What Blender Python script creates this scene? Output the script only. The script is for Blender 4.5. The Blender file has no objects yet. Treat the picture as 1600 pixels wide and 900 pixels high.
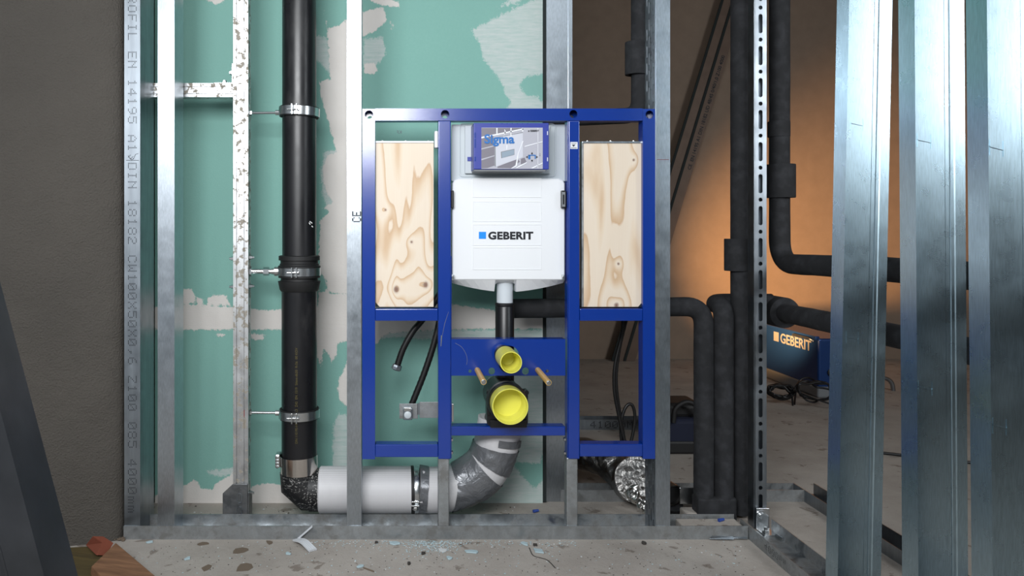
import bpy, bmesh, math, random
import numpy as np
from mathutils import Vector, Matrix, noise as mnoise
random.seed(7)
C = bpy.context.scene.collection
scn = bpy.context.scene

# ------------------------------------------------------------------ camera
FPX, VX, VY, DC, HC = 1240.0, 613.0, 362.0, 2.35, 0.9115
cam_d = bpy.data.cameras.new('camera'); cam = bpy.data.objects.new('camera', cam_d); C.objects.link(cam)
cam.location = (0, -DC, HC); cam.rotation_euler = (math.pi/2, 0, 0)
cam_d.sensor_width = 36; cam_d.lens = 36*FPX/1600
cam_d.shift_x = (800-VX)/1600; cam_d.shift_y = (VY-450)/1600
cam_d.clip_start = 0.05
scn.camera = cam
# ------------------------------------------------------------------ light and exposure
scn.view_settings.view_transform = 'Standard'; scn.view_settings.look = 'None'
scn.view_settings.gamma = 1; scn.view_settings.use_curve_mapping = False
scn.view_settings.exposure = -0.06
w = bpy.data.worlds.new('world'); scn.world = w; w.use_nodes = True
w.node_tree.nodes['Background'].inputs[0].default_value = (0.6, 0.7, 0.8, 1)
w.node_tree.nodes['Background'].inputs[1].default_value = 0.1

def area(name, loc, target, sx, sy, power, col=(1, 1, 1), spread=180):
    d = bpy.data.lights.new(name, 'AREA'); d.shape = 'RECTANGLE'; d.size = sx; d.size_y = sy
    d.energy = power; d.color = col; d.spread = math.radians(spread)
    o = bpy.data.objects.new(name, d); C.objects.link(o); o.location = loc
    o.rotation_euler = (Vector(target)-Vector(loc)).to_track_quat('-Z', 'Y').to_euler()
    return o
area('softbox_light', (-0.54, -2.45, 1.74), (-0.35, 0.1, 1.1), 1.34, 0.72, 50, (0.96, 0.98, 1.0), 150)
area('second_softbox_light', (2.86, -2.35, 1.90), (2.3, 0.1, 1.2), 0.8, 1.25, 24, (0.93, 0.97, 1.0), 120)
area('ceiling_fill_light', (0.5, -2.3, 2.56), (0.5, -2.2, 0), 2.2, 1.4, 24, (0.88, 0.95, 1.0))  # unseen fill light, added to brighten the front room and its reflections
sd = bpy.data.lights.new('floor_spot_light', 'SPOT'); sd.energy = 330; sd.color = (1.0, 0.52, 0.20)
sd.spot_size = math.radians(62); sd.spot_blend = 1.0; sd.shadow_soft_size = 0.05
so = bpy.data.objects.new('floor_spot_light', sd); C.objects.link(so); so.location = (1.69, 1.75, 0.30)
so.rotation_euler = (Vector((3.0, 3.3, 0.80))-so.location).to_track_quat('-Z', 'Y').to_euler()

# ------------------------------------------------------------------ helpers
def S(Y): return (DC+Y)/FPX
def PX(px, Y=0.0): return (px-VX)*S(Y)
def PZ(py, Y=0.0): return HC-(py-VY)*S(Y)
def P(px, py, Y=0.0): return Vector((PX(px, Y), Y, PZ(py, Y)))
def lin(r, g, b):
    f = lambda c: ((c/255+0.055)/1.055)**2.4 if c/255 > 0.04045 else c/255/12.92
    return (f(r), f(g), f(b), 1)

class MB:
    def __init__(s): s.v = []; s.f = []; s.m = []
    def add(s, vs, fs, mi=0):
        n = len(s.v); s.v += [tuple(p) for p in vs]; s.f += [tuple(i+n for i in f) for f in fs]; s.m += [mi]*len(fs); return s
    def box(s, x0, x1, y0, y1, z0, z1, mi=0):
        x0, x1 = min(x0, x1), max(x0, x1); y0, y1 = min(y0, y1), max(y0, y1); z0, z1 = min(z0, z1), max(z0, z1)
        return s.add([(x0,y0,z0),(x1,y0,z0),(x1,y1,z0),(x0,y1,z0),(x0,y0,z1),(x1,y0,z1),(x1,y1,z1),(x0,y1,z1)],
                     [(0,3,2,1),(4,5,6,7),(0,1,5,4),(1,2,6,5),(2,3,7,6),(3,0,4,7)], mi)
    def mesh(s, me, mat=None, mi=0):
        M = mat or Matrix.Identity(4)
        return s.add([M @ v.co for v in me.vertices], [tuple(p.vertices) for p in me.polygons], mi)
    def prism(s, poly, o, u, v, n, t, mi=0):
        """polygon (a,b) pairs placed at o + a*u + b*v, thickness t along n"""
        o, u, v, n = Vector(o), Vector(u), Vector(v), Vector(n); k = len(poly)
        a = [o+u*p[0]+v*p[1] for p in poly]; b = [p+n*t for p in a]
        return s.add(a+b, [tuple(range(k-1, -1, -1)), tuple(range(k, 2*k))]+[(i, (i+1) % k, (i+1) % k+k, i+k) for i in range(k)], mi)
    def tube(s, pts, r, seg=16, caps=True, mi=0, rough=0.0, fr=9.0):
        pts = [Vector(p) for p in pts]; n = len(pts); rr = r if isinstance(r, (list, tuple)) else [r]*n
        t0 = (pts[1]-pts[0]).normalized(); ref = Vector((0, 1, 0)) if abs(t0.y) < 0.9 else Vector((1, 0, 0))
        nrm = (ref-t0*ref.dot(t0)).normalized(); vs = []
        for i, p in enumerate(pts):
            t = (pts[min(i+1, n-1)]-pts[max(i-1, 0)]).normalized()
            nrm = (nrm-t*nrm.dot(t)).normalized(); bn = t.cross(nrm)
            for k in range(seg):
                a = 2*math.pi*k/seg; d = nrm*math.cos(a)+bn*math.sin(a); q = rr[i]
                if rough: q += rough*mnoise.noise((p+d*rr[i])*fr*10)
                vs.append(p+d*q)
        fs = [(i*seg+k, i*seg+(k+1) % seg, (i+1)*seg+(k+1) % seg, (i+1)*seg+k) for i in range(n-1) for k in range(seg)]
        if caps: fs += [tuple(range(seg-1, -1, -1)), tuple((n-1)*seg+k for k in range(seg))]
        return s.add(vs, fs, mi)
    def lathe(s, prof, o, axis, seg=32, mi=0, close=False):
        """prof: (radius, height) list along axis from o"""
        o = Vector(o); ax = Vector(axis).normalized(); ref = Vector((0, 0, 1)) if abs(ax.z) < 0.9 else Vector((1, 0, 0))
        u = (ref-ax*ref.dot(ax)).normalized(); v = ax.cross(u); n = len(prof)
        vs = [o+ax*h+(u*math.cos(2*math.pi*k/seg)+v*math.sin(2*math.pi*k/seg))*r for r, h in prof for k in range(seg)]
        m = n if close else n-1
        fs = [(i*seg+k, i*seg+(k+1) % seg, ((i+1) % n)*seg+(k+1) % seg, ((i+1) % n)*seg+k) for i in range(m) for k in range(seg)]
        if not close: fs += [tuple(range(seg-1, -1, -1)), tuple((n-1)*seg+k for k in range(seg))]
        return s.add(vs, fs, mi)
    def build(s, name, mats, parent=None, bevel=0, smooth=False, bseg=2):
        me = bpy.data.meshes.new(name); me.from_pydata(s.v, [], s.f)
        mats = mats if isinstance(mats, (list, tuple)) else [mats]
        for m in mats: me.materials.append(m)
        me.polygons.foreach_set('material_index', s.m)
        bm = bmesh.new(); bm.from_mesh(me); bmesh.ops.recalc_face_normals(bm, faces=bm.faces); bm.to_mesh(me); bm.free()
        if smooth:
            me.polygons.foreach_set('use_smooth', [True]*len(me.polygons))
            try: me.set_sharp_from_angle(angle=math.radians(38))
            except Exception: pass
        me.update()
        o = bpy.data.objects.new(name, me); C.objects.link(o)
        if parent: o.parent = parent
        if bevel:
            b = o.modifiers.new('bevel', 'BEVEL'); b.width = bevel; b.segments = bseg; b.limit_method = 'ANGLE'; b.angle_limit = math.radians(40)
            b.harden_normals = False
        return o

def tag(o, label, cat, group=None):
    o['label'] = label; o['category'] = cat
    if group: o['group'] = group
    return o
def thing(name, label, cat, loc=(0, 0, 0), group=None):
    o = bpy.data.objects.new(name, None); C.objects.link(o); o.empty_display_size = 0.05
    o['at'] = list(loc)
    return tag(o, label, cat, group)
def struct(o): o['kind'] = 'structure'; return o
def catmull(pts, n=8):
    pts = [Vector(p) for p in pts]; q = [pts[0]*2-pts[1]]+pts+[pts[-1]*2-pts[-2]]; out = []
    for i in range(1, len(q)-2):
        for k in range(n):
            t = k/n; a, b, c, d = q[i-1:i+3]
            out.append(0.5*((2*b)+(c-a)*t+(2*a-5*b+4*c-d)*t*t+(3*b-a-3*c+d)*t**3))
    return out+[pts[-1]]
def fillet(pts, rad, n=8):
    """polyline with rounded corners"""
    pts = [Vector(p) for p in pts]; out = [pts[0]]
    for i in range(1, len(pts)-1):
        a = (pts[i-1]-pts[i]); b = (pts[i+1]-pts[i]); r = min(rad, a.length*.49, b.length*.49)
        a = pts[i]+a.normalized()*r; b = pts[i]+b.normalized()*r
        for k in range(n+1):
            t = k/n; out.append(a*(1-t)**2+pts[i]*2*t*(1-t)+b*t*t)
    return out+[pts[-1]]
def plate(outer, holes, t):
    """flat plate with holes in local XY, thickness t centred, as a mesh"""
    cu = bpy.data.curves.new('tmp', 'CURVE'); cu.dimensions = '2D'; cu.fill_mode = 'BOTH'; cu.extrude = t/2
    for loop in [outer]+holes:
        sp = cu.splines.new('POLY'); sp.points.add(len(loop)-1); sp.use_cyclic_u = True
        for i, (x, y) in enumerate(loop): sp.points[i].co = (x, y, 0, 1)
    ob = bpy.data.objects.new('tmp', cu); me = bpy.data.meshes.new_from_object(ob)
    bpy.data.objects.remove(ob); bpy.data.curves.remove(cu); return me
def circ(x, y, r, n=16): return [(x+r*math.cos(2*math.pi*k/n), y+r*math.sin(2*math.pi*k/n)) for k in range(n)]
def obround(x, y, w_, h, n=6):
    r = min(w_, h)/2; dx, dy = max(0, w_/2-r), max(0, h/2-r); out = []
    for q, (sx, sy) in enumerate(((1, 1), (-1, 1), (-1, -1), (1, -1))):
        for k in range(n+1):
            a = math.pi/2*(q+k/n); out.append((x+sx*dx+r*math.cos(a), y+sy*dy+r*math.sin(a)))
    return out
def rrect(x0, x1, y0, y1, r, n=5):
    out = []
    for q, (cx, cy) in enumerate(((x1-r, y1-r), (x0+r, y1-r), (x0+r, y0+r), (x1-r, y0+r))):
        for k in range(n+1):
            a = math.pi/2*(q+k/n); out.append((cx+r*math.cos(a), cy+r*math.sin(a)))
    return out
# plate lying in the XZ plane facing -Y: local x->X, y->Z, z->-Y
def XZ(Y): return Matrix(((1, 0, 0, 0), (0, 0, -1, Y), (0, 1, 0, 0), (0, 0, 0, 1)))
# plate lying in the YZ plane facing -X: local x->Y, y->Z, z->X
def YZ(X): return Matrix(((0, 0, 1, X), (1, 0, 0, 0), (0, 1, 0, 0), (0, 0, 0, 1)))
def sheet(line, t):
    """offset an open 2D polyline into a closed strip outline"""
    n = len(line); L = [Vector((p[0], p[1])) for p in line]; a = []; b = []
    for i in range(n):
        d0 = (L[i]-L[i-1]).normalized() if i else (L[1]-L[0]).normalized()
        d1 = (L[i+1]-L[i]).normalized() if i < n-1 else d0
        m = Vector((-(d0.y+d1.y), d0.x+d1.x)); m.normalize()
        c = max(0.35, m.dot(Vector((-d0.y, d0.x)))); a.append(L[i]+m*t/2/c); b.append(L[i]-m*t/2/c)
    return a, b
def sheet_prism(mb, line, t, o, u, v, n, length, mi=0):
    a, b = sheet(line, t); o, u, v, n = Vector(o), Vector(u), Vector(v), Vector(n); k = len(a)
    pts = [o+u*p.x+v*p.y for p in a]+[o+u*p.x+v*p.y for p in b]; top = [p+n*length for p in pts]; fs = []
    for i in range(k-1):
        fs += [(i, i+1, i+1+2*k, i+2*k), (k+i, k+i+1, k+i+1+2*k, k+i+2*k), (i, i+1, k+i+1, k+i), (2*k+i, 2*k+i+1, 3*k+i+1, 3*k+i)]
    fs += [(0, k, 3*k, 2*k), (k-1, 2*k-1, 4*k-1, 3*k-1)]
    mb.add(pts+top, fs, mi)
def text_mesh(txt, size, bold=0.0, ext=0.0002, align='LEFT', sx=1.0, space=1.0):
    cu = bpy.data.curves.new('tmp', 'FONT'); cu.body = txt; cu.size = size; cu.offset = bold; cu.extrude = ext
    cu.align_x = align; cu.space_character = space; cu.resolution_u = 4
    ob = bpy.data.objects.new('tmp', cu); me = bpy.data.meshes.new_from_object(ob)
    bpy.data.objects.remove(ob); bpy.data.curves.remove(cu)
    for v in me.vertices: v.co.x *= sx
    return me

# ------------------------------------------------------------------ materials
class NT:
    def __init__(s, name):
        s.m = bpy.data.materials.new(name); s.m.use_nodes = True; s.t = s.m.node_tree; s.n = s.t.nodes
        s.b = s.n['Principled BSDF']; s.co = s.n.new('ShaderNodeTexCoord').outputs['Object']
    def L(s, a, b): s.t.links.new(a, b)
    def mapv(s, sc=(1, 1, 1), vec=None):
        n = s.n.new('ShaderNodeMapping'); n.inputs['Scale'].default_value = sc; s.L(vec or s.co, n.inputs['Vector']); return n.outputs[0]
    def noise(s, scale, detail=4, rough=.55, vec=None, dist=0):
        n = s.n.new('ShaderNodeTexNoise'); n.inputs['Scale'].default_value = scale; n.inputs['Detail'].default_value = detail
        n.inputs['Roughness'].default_value = rough; n.inputs['Distortion'].default_value = dist
        s.L(vec or s.co, n.inputs['Vector']); return n.outputs['Fac']
    def voro(s, scale, vec=None, out='Distance'):
        n = s.n.new('ShaderNodeTexVoronoi'); n.inputs['Scale'].default_value = scale; s.L(vec or s.co, n.inputs['Vector']); return n.outputs[out]
    def ramp(s, fac, stops, interp='LINEAR'):
        n = s.n.new('ShaderNodeValToRGB'); n.color_ramp.interpolation = interp; e = n.color_ramp.elements
        while len(e) < len(stops): e.new(0.5)
        for i, (p, c) in enumerate(stops):
            e[i].position = p; e[i].color = c if isinstance(c, tuple) else (c, c, c, 1)
        s.L(fac, n.inputs[0]); return n.outputs[0]
    def mix(s, fac, a, b, mode='MIX'):
        n = s.n.new('ShaderNodeMix'); n.data_type = 'RGBA'; n.blend_type = mode
        for inp, val in ((n.inputs[0], fac), (n.inputs[6], a), (n.inputs[7], b)):
            if hasattr(val, 'is_output'): s.L(val, inp)
            else: inp.default_value = val
        return n.outputs[2]
    def math(s, op, a, b=0.0, clamp=False):
        n = s.n.new('ShaderNodeMath'); n.operation = op; n.use_clamp = clamp
        for inp, val in ((n.inputs[0], a), (n.inputs[1], b)):
            if hasattr(val, 'is_output'): s.L(val, inp)
            else: inp.default_value = val
        return n.outputs[0]
    def bump(s, h, strength=.3, dist=.001):
        n = s.n.new('ShaderNodeBump'); n.inputs['Strength'].default_value = strength; n.inputs['Distance'].default_value = dist
        s.L(h, n.inputs['Height']); s.L(n.outputs[0], s.b.inputs['Normal']); return n
    def set(s, **k):
        for key, val in k.items():
            i = s.b.inputs[{'col': 'Base Color', 'met': 'Metallic', 'ro': 'Roughness', 'coat': 'Coat Weight', 'coatro': 'Coat Roughness',
                            'trans': 'Transmission Weight', 'sss': 'Subsurface Weight', 'spec': 'Specular IOR Level', 'aniso': 'Anisotropic'}[key]]
            if hasattr(val, 'is_output'): s.L(val, i)
            else: i.default_value = val
        return s
def plain(name, col, ro=.5, met=0, bump=0, bs=300, coat=0, var=0):
    t = NT(name)
    if var: t.set(col=t.mix(t.ramp(t.noise(12), [(.3, 0.), (.7, 1.)]), col, tuple(c*(1-var) for c in col[:3])+(1,)))
    else: t.set(col=col)
    t.set(ro=ro, met=met, coat=coat)
    if bump: t.bump(t.noise(bs, 3), bump)
    return t.m
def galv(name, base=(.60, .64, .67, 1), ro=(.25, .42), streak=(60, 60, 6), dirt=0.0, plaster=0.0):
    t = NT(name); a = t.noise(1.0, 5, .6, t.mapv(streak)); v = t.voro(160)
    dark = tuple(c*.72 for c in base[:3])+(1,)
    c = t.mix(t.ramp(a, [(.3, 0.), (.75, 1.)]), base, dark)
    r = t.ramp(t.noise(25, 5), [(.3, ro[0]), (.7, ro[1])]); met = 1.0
    if dirt:
        d = t.math('MULTIPLY', t.ramp(t.noise(14, 8, .7), [(.42, 0.), (.62, 1.)]), dirt)
        c = t.mix(d, c, lin(92, 88, 82)); r = t.math('ADD', r, t.math('MULTIPLY', d, .3)); met = t.math('SUBTRACT', 1.0, t.math('MULTIPLY', d, .8))
    if plaster:
        p = t.ramp(t.noise(55, 6, .65), [(.60-plaster*.1, 0.), (.63-plaster*.1, 1.)])
        c = t.mix(p, c, lin(150, 143, 132)); met = t.math('SUBTRACT', 1.0, p); r = t.math('MAXIMUM', r, t.math('MULTIPLY', p, .9))
    t.set(col=c, ro=r, met=met); t.bump(t.math('ADD', t.math('MULTIPLY', v, .4), t.noise(220, 3)), .05, .0006); return t.m
M = {}
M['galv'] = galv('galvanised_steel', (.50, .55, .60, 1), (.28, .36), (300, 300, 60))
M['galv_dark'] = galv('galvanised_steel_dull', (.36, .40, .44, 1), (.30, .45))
M['galv_dirty'] = galv('galvanised_steel_dusty', (.5, .53, .55, 1), (.32, .5), (10, 10, 10), .75)
M['galv_plaster'] = galv('galvanised_steel_spattered', (.66, .67, .68, 1), (.35, .5), (50, 50, 8), .15, .6)
M['galv_right'] = galv('galvanised_steel_smooth', (.44, .58, .66, 1), (.26, .31), (500, 500, 40))
M['profile_dull'] = plain('dusty_brown_profile', lin(118, 100, 88), .6, .35, .1, 60, 0, .2)
M['galv_grime'] = galv('grimy_galvanised_steel', (.22, .23, .24, 1), (.38, .52), (10, 10, 10), .8)
M['galv_deep'] = plain('dark_steel', (.085, .09, .10, 1), .42, .85, .08, 300, 0, .3)  # darker steel tone for the leaning stud at the near left
M['zinc'] = plain('zinc_plated', lin(200, 203, 205), .25, 1, .1, 400)
M['steel_polished'] = plain('stainless_band', lin(205, 200, 195), .16, 1, .12, 60)
M['blue'] = plain('blue_powder_coat', lin(0, 50, 142), .2, 0, .03, 900, .0)
M['blue'].node_tree.nodes['Principled BSDF'].inputs['Specular IOR Level'].default_value = 1.0
M['blue_plastic'] = plain('blue_plastic', lin(46, 60, 152), .38, 0, .03, 300)
M['white_plastic'] = plain('white_plastic', lin(232, 234, 237), .38, 0, .02, 200)
M['grey_plastic'] = plain('pale_grey_plastic', lin(196, 204, 208), .42)
M['mid_grey'] = plain('mid_grey_plastic', lin(125, 128, 132), .5)
M['tube_white'] = plain('milky_plastic', lin(205, 212, 218), .3)
M['black_plastic'] = plain('black_plastic', lin(22, 22, 24), .35, 0, .05, 200)
M['rubber'] = plain('black_rubber', lin(20, 20, 21), .6, 0, .1, 300)
M['ink'] = plain('dark_ink', lin(28, 31, 38), .6)
M['ink_faint'] = plain('faded_ink', lin(110, 116, 124), .6)
M['logo_blue'] = plain('logo_blue', lin(0, 140, 240), .4)
M['word_blue'] = plain('word_blue', lin(20, 105, 180), .4)
M['logo_black'] = plain('logo_black', lin(20, 22, 30), .4)
M['brass'] = plain('tan_plastic_sleeve', lin(205, 165, 90), .4)
M['cap'] = plain('yellow_plastic', lin(230, 226, 98), .33, 0, .02, 200)
M['paper_white'] = plain('white_paper', lin(225, 226, 230), .5)
M['cable'] = plain('black_cable', lin(16, 16, 17), .45)
M['tape'] = None
# foam insulation
t = NT('black_foam'); t.set(col=t.mix(t.ramp(t.noise(30, 6), [(.45, 0.), (.75, 1.)]), lin(28, 29, 32), lin(48, 49, 53)), ro=.85); t.bump(t.noise(500, 4), .35, .0008); M['foam'] = t.m
# black waste pipe with dust smears
t = NT('black_pipe'); a = t.ramp(t.noise(1, 7, .65, t.mapv((9, 9, 3))), [(.55, 0.), (.8, 1.)])
t.set(col=t.mix(t.math('MULTIPLY', a, .35), lin(20, 20, 23), lin(100, 98, 98)), ro=t.ramp(t.noise(8, 5), [(.3, .26), (.7, .42)])); t.bump(t.noise(1, 4, .5, t.mapv((500, 500, 20))), .03, .0005); M['pipe'] = t.m
# coupler with plaster specks
t = NT('black_pipe_spattered'); s1 = t.ramp(t.voro(170), [(.20, 1.), (.3, 0.)]); s2 = t.ramp(t.noise(10, 3), [(.38, 0.), (.55, 1.)]); s3 = t.ramp(t.noise(1, 4, .7, t.mapv((30, 30, 150))), [(.60, 0.), (.64, 1.)])
t.set(col=t.mix(t.math('MULTIPLY', t.math('MAXIMUM', s1, s3), s2), lin(20, 20, 22), lin(170, 168, 165)), ro=.5); t.bump(t.noise(60, 5), .3, .002); M['pipe_speck'] = t.m
# insulation wrap: woven grid
t = NT('white_woven_wrap')
sep = t.n.new('ShaderNodeSeparateXYZ'); t.L(t.co, sep.inputs[0])
gx = t.math('PINGPONG', t.math('MULTIPLY', sep.outputs[0], 240), .5); gz = t.math('PINGPONG', t.math('MULTIPLY', sep.outputs[2], 240), .5)
g = t.math('MINIMUM', gx, gz); t.set(col=t.mix(t.ramp(g, [(.0, 1.), (.16, 0.)]), t.mix(t.noise(9, 4), lin(206, 205, 207), lin(222, 221, 223)), lin(184, 182, 184)), ro=.5); t.bump(t.math('ADD', g, t.noise(40, 3)), .15, .0008); M['wrap'] = t.m
# duct tape
t = NT('grey_duct_tape'); fn = t.noise(22, 5, .55, None, 1.2); t.set(col=t.mix(t.noise(16, 4), lin(98, 100, 104), lin(132, 134, 138)), ro=t.ramp(fn, [(.35, .24), (.7, .44)]), met=.4); t.bump(fn, .9, .006); M['tape'] = t.m
# foil
t = NT('crumpled_foil'); fn = t.voro(45); t.set(col=t.mix(t.noise(10, 4), lin(120, 118, 116), lin(165, 163, 160)), ro=.28, met=1.0); t.bump(t.math('ADD', fn, t.noise(60, 4)), .9, .004); M['foil'] = t.m
# raw plaster wall
t = NT('rough_render'); c1 = t.mix(t.ramp(t.noise(2.2, 5), [(.3, 0.), (.7, 1.)]), lin(80, 76, 71), lin(91, 86, 80))
t.set(col=t.mix(t.math('MULTIPLY', t.ramp(t.noise(70, 2), [(.72, 0.), (.76, 1.)]), .5), c1, lin(90, 82, 74)), ro=.9); t.bump(t.math('ADD', t.noise(190, 4, .6), t.math('MULTIPLY', t.noise(6, 3), 3.0)), 1.0, .007); M['render'] = t.m
M['room_wall'] = plain('old_room_plaster', lin(150, 132, 116), .9, 0, .25, 150, 0, .12)
M['ceil'] = plain('ceiling_paint', lin(170, 170, 170), .9)
M['room_shell'] = plain('front_room_paint', lin(185, 190, 195), .85)
# concrete floor
t = NT('concrete_floor'); n1 = t.noise(3.5, 7, .65); c1 = t.mix(t.ramp(n1, [(.3, 0.), (.7, 1.)]), lin(152, 144, 136), lin(178, 171, 163))
c2 = t.mix(t.math('MULTIPLY', t.ramp(t.noise(13, 6, .6, None, .4), [(.615, 0.), (.65, 1.)]), .6), c1, lin(98, 84, 72))
c3 = t.mix(t.ramp(t.voro(95), [(.05, 1.), (.11, 0.)]), c2, lin(112, 104, 96))
c4 = t.mix(t.math('MULTIPLY', t.ramp(t.noise(90, 3, .7), [(.66, 0.), (.7, 1.)]), .55), c3, lin(196, 200, 200))
t.set(col=c4, ro=.88); t.bump(t.math('ADD', t.noise(130, 5, .65), t.math('MULTIPLY', t.noise(12, 5), 2.5)), .5, .003); M['concrete'] = t.m
# green moisture board with compound masks from mesh attributes
t = NT('green_plasterboard')
def attr(name):
    n = t.n.new('ShaderNodeAttribute'); n.attribute_name = name; return n.outputs['Fac']
nz = t.noise(1, 6, .7, t.mapv((70, 70, 45))); nz2 = t.noise(240, 3, .6)
pm = t.math('ADD', attr('plaster'), t.math('ADD', t.math('MULTIPLY', t.math('SUBTRACT', nz, .5), .30), t.math('MULTIPLY', t.math('SUBTRACT', nz2, .5), .10)))
pm = t.ramp(pm, [(.49, 0.), (.53, 1.)])
st = t.noise(1, 6, .65, t.mapv((16, 16, 130)))
sm = t.math('ADD', attr('skim'), t.math('ADD', t.math('MULTIPLY', t.math('SUBTRACT', nz, .5), .35), t.math('MULTIPLY', t.math('SUBTRACT', nz2, .5), .25)))
sm = t.math('MULTIPLY', t.ramp(sm, [(.48, 0.), (.56, 1.)]), t.ramp(st, [(.3, .45), (.62, .85)]))
green = t.mix(t.noise(120, 4, .6), lin(126, 176, 165), lin(138, 186, 175)); green = t.mix(t.ramp(t.noise(4, 4), [(.3, 0.), (.7, 1.)]), green, lin(130, 178, 168))
plc = t.mix(t.noise(14, 5), lin(214, 208, 202), lin(226, 222, 217))
c = t.mix(sm, green, lin(206, 210, 208)); c = t.mix(pm, c, plc)
t.set(col=c, ro=.85); t.bump(t.math('ADD', t.math('MULTIPLY', pm, 2.0), t.math('ADD', nz2, t.math('MULTIPLY', st, pm))), .35, .0012); M['board'] = t.m
# plywood: field of rotary-cut figure
def ply(name, knots, seed):
    t = NT(name); v = t.mapv((7.5, 1, 1.5)); off = t.n.new('ShaderNodeVectorMath'); off.operation = 'ADD'; t.L(v, off.inputs[0]); off.inputs[1].default_value = (seed, seed*.7, seed*1.3)
    fld = t.noise(1.0, 2.2, .5, off.outputs[0], .35); fld = t.math('MULTIPLY', fld, 7.0)
    fine = t.noise(1, 3, .6, t.mapv((90, 1, 22))); fld = t.math('ADD', fld, t.math('MULTIPLY', fine, .10)); spot = None
    for (kx, kz, s) in knots:
        d = t.n.new('ShaderNodeVectorMath'); d.operation = 'DISTANCE'
        mp = t.mapv((1.0, 0, .85)); t.L(mp, d.inputs[0]); d.inputs[1].default_value = (kx, 0, kz*.85)
        e = t.math('MULTIPLY', t.math('POWER', 2.718, t.math('MULTIPLY', d.outputs['Value'], -22/s)), 3.2*s); fld = t.math('ADD', fld, e)
        q = t.ramp(t.math('ADD', d.outputs['Value'], t.math('MULTIPLY', fine, .006)), [(.004*s+.003, 1.), (.009*s+.004, 0.)]); spot = q if spot is None else t.math('MAXIMUM', spot, q)
    fr = t.math('FRACT', fld)
    c = t.ramp(fr, [(0, lin(204, 172, 138)), (.07, lin(212, 184, 152)), (.24, lin(226, 208, 184)), (.45, lin(231, 218, 200)), (.96, lin(230, 216, 197)), (1, lin(204, 172, 138))])
    c = t.mix(t.math('MULTIPLY', t.noise(1, 4, .7, t.mapv((300, 1, 5))), .25), c, lin(205, 172, 140))
    if spot is not None: c = t.mix(spot, c, lin(128, 96, 82))
    t.set(col=c, ro=.6); t.bump(t.noise(1, 4, .7, t.mapv((400, 1, 10))), .08, .0005); return t.m
# timber offcuts
def timber(name, a, b):
    t = NT(name); g_ = t.noise(1, 6, .65, t.mapv((4, 60, 60)), .6); t.set(col=t.mix(t.ramp(g_, [(.3, 0.), (.7, 1.)]), a, b), ro=.75); t.bump(g_, .4, .002); return t.m
M['timber'] = timber('weathered_timber', lin(148, 108, 78), lin(104, 72, 50))
M['formply'] = timber('mossy_ply', lin(92, 78, 42), lin(62, 52, 30))
M['brick'] = plain('red_brick', lin(128, 66, 46), .9, 0, .5, 200, 0, .2)
M['flake'] = plain('pale_blue_board_crumb', lin(172, 192, 198), .9, 0, .3, 400)
M['flake_w'] = plain('white_plaster_crumb', lin(205, 208, 208), .9)
M['pebble'] = plain('dark_crumb', lin(62, 58, 54), .9)
M['mud'] = plain('dried_clay', lin(110, 96, 82), .95, 0, .5, 300)
M['blueplug'] = plain('blue_plug', lin(40, 70, 150), .4)
M['case_blue'] = plain('scuffed_blue_metal', lin(28, 62, 118), .34, .35, .1, 200)
M['case_print'] = plain('case_print', lin(135, 135, 135), .5)
M['bag'] = plain('dark_navy_fabric', lin(14, 22, 46), .8, 0, .5, 400)
M['slot_core'] = M['black_plastic']
M['seal_and_shade'] = plain('dark_seal_and_shade', lin(30, 38, 38), .8)  # sealing strip colour, also used for the painted shade along the leaning profiles
M['ring_grey'] = plain('cable_tie_plastic', lin(205, 208, 212), .35)
M['red'] = plain('red_marker', lin(130, 25, 25), .7)

# ------------------------------------------------------------------ dot matrix print
FONT = {'0': '01110 10001 10011 10101 11001 10001 01110', '1': '00100 01100 00100 00100 00100 00100 01110', '2': '01110 10001 00001 00110 01000 10000 11111',
 '3': '01110 10001 00001 00110 00001 10001 01110', '4': '00010 00110 01010 10010 11111 00010 00010', '5': '11111 10000 11110 00001 00001 10001 01110', '6': '00110 01000 10000 11110 10001 10001 01110',
 '8': '01110 10001 10001 01110 10001 10001 01110', '9': '01110 10001 10001 01111 00001 00010 01100', 'A': '00100 01010 10001 10001 11111 10001 10001', 'C': '01110 10001 10000 10000 10000 10001 01110',
 'D': '11110 10001 10001 10001 10001 10001 11110', 'E': '11111 10000 10000 11110 10000 10000 11111', 'F': '11111 10000 10000 11110 10000 10000 10000', 'I': '01110 00100 00100 00100 00100 00100 01110',
 'L': '10000 10000 10000 10000 10000 10000 11111', 'N': '10001 11001 10101 10011 10001 10001 10001', 'O': '01110 10001 10001 10001 10001 10001 01110', 'P': '11110 10001 10001 11110 10000 10000 10000',
 'R': '11110 10001 10001 11110 10100 10010 10001', 'W': '10001 10001 10001 10101 10101 11011 10001', 'X': '10001 10001 01010 00100 01010 10001 10001', 'Z': '11111 00001 00010 00100 01000 10000 11111',
 'U': '10001 10001 10001 10001 10001 10001 01110', 'M': '10001 11011 10101 10101 10001 10001 10001', 'm': '00000 00000 11010 10101 10101 10101 10101', ',': '00000 00000 00000 00000 00110 00100 01000',
 '/': '00001 00001 00010 00100 01000 10000 10000', 'K': '10001 10010 10100 11000 10100 10010 10001'}
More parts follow.
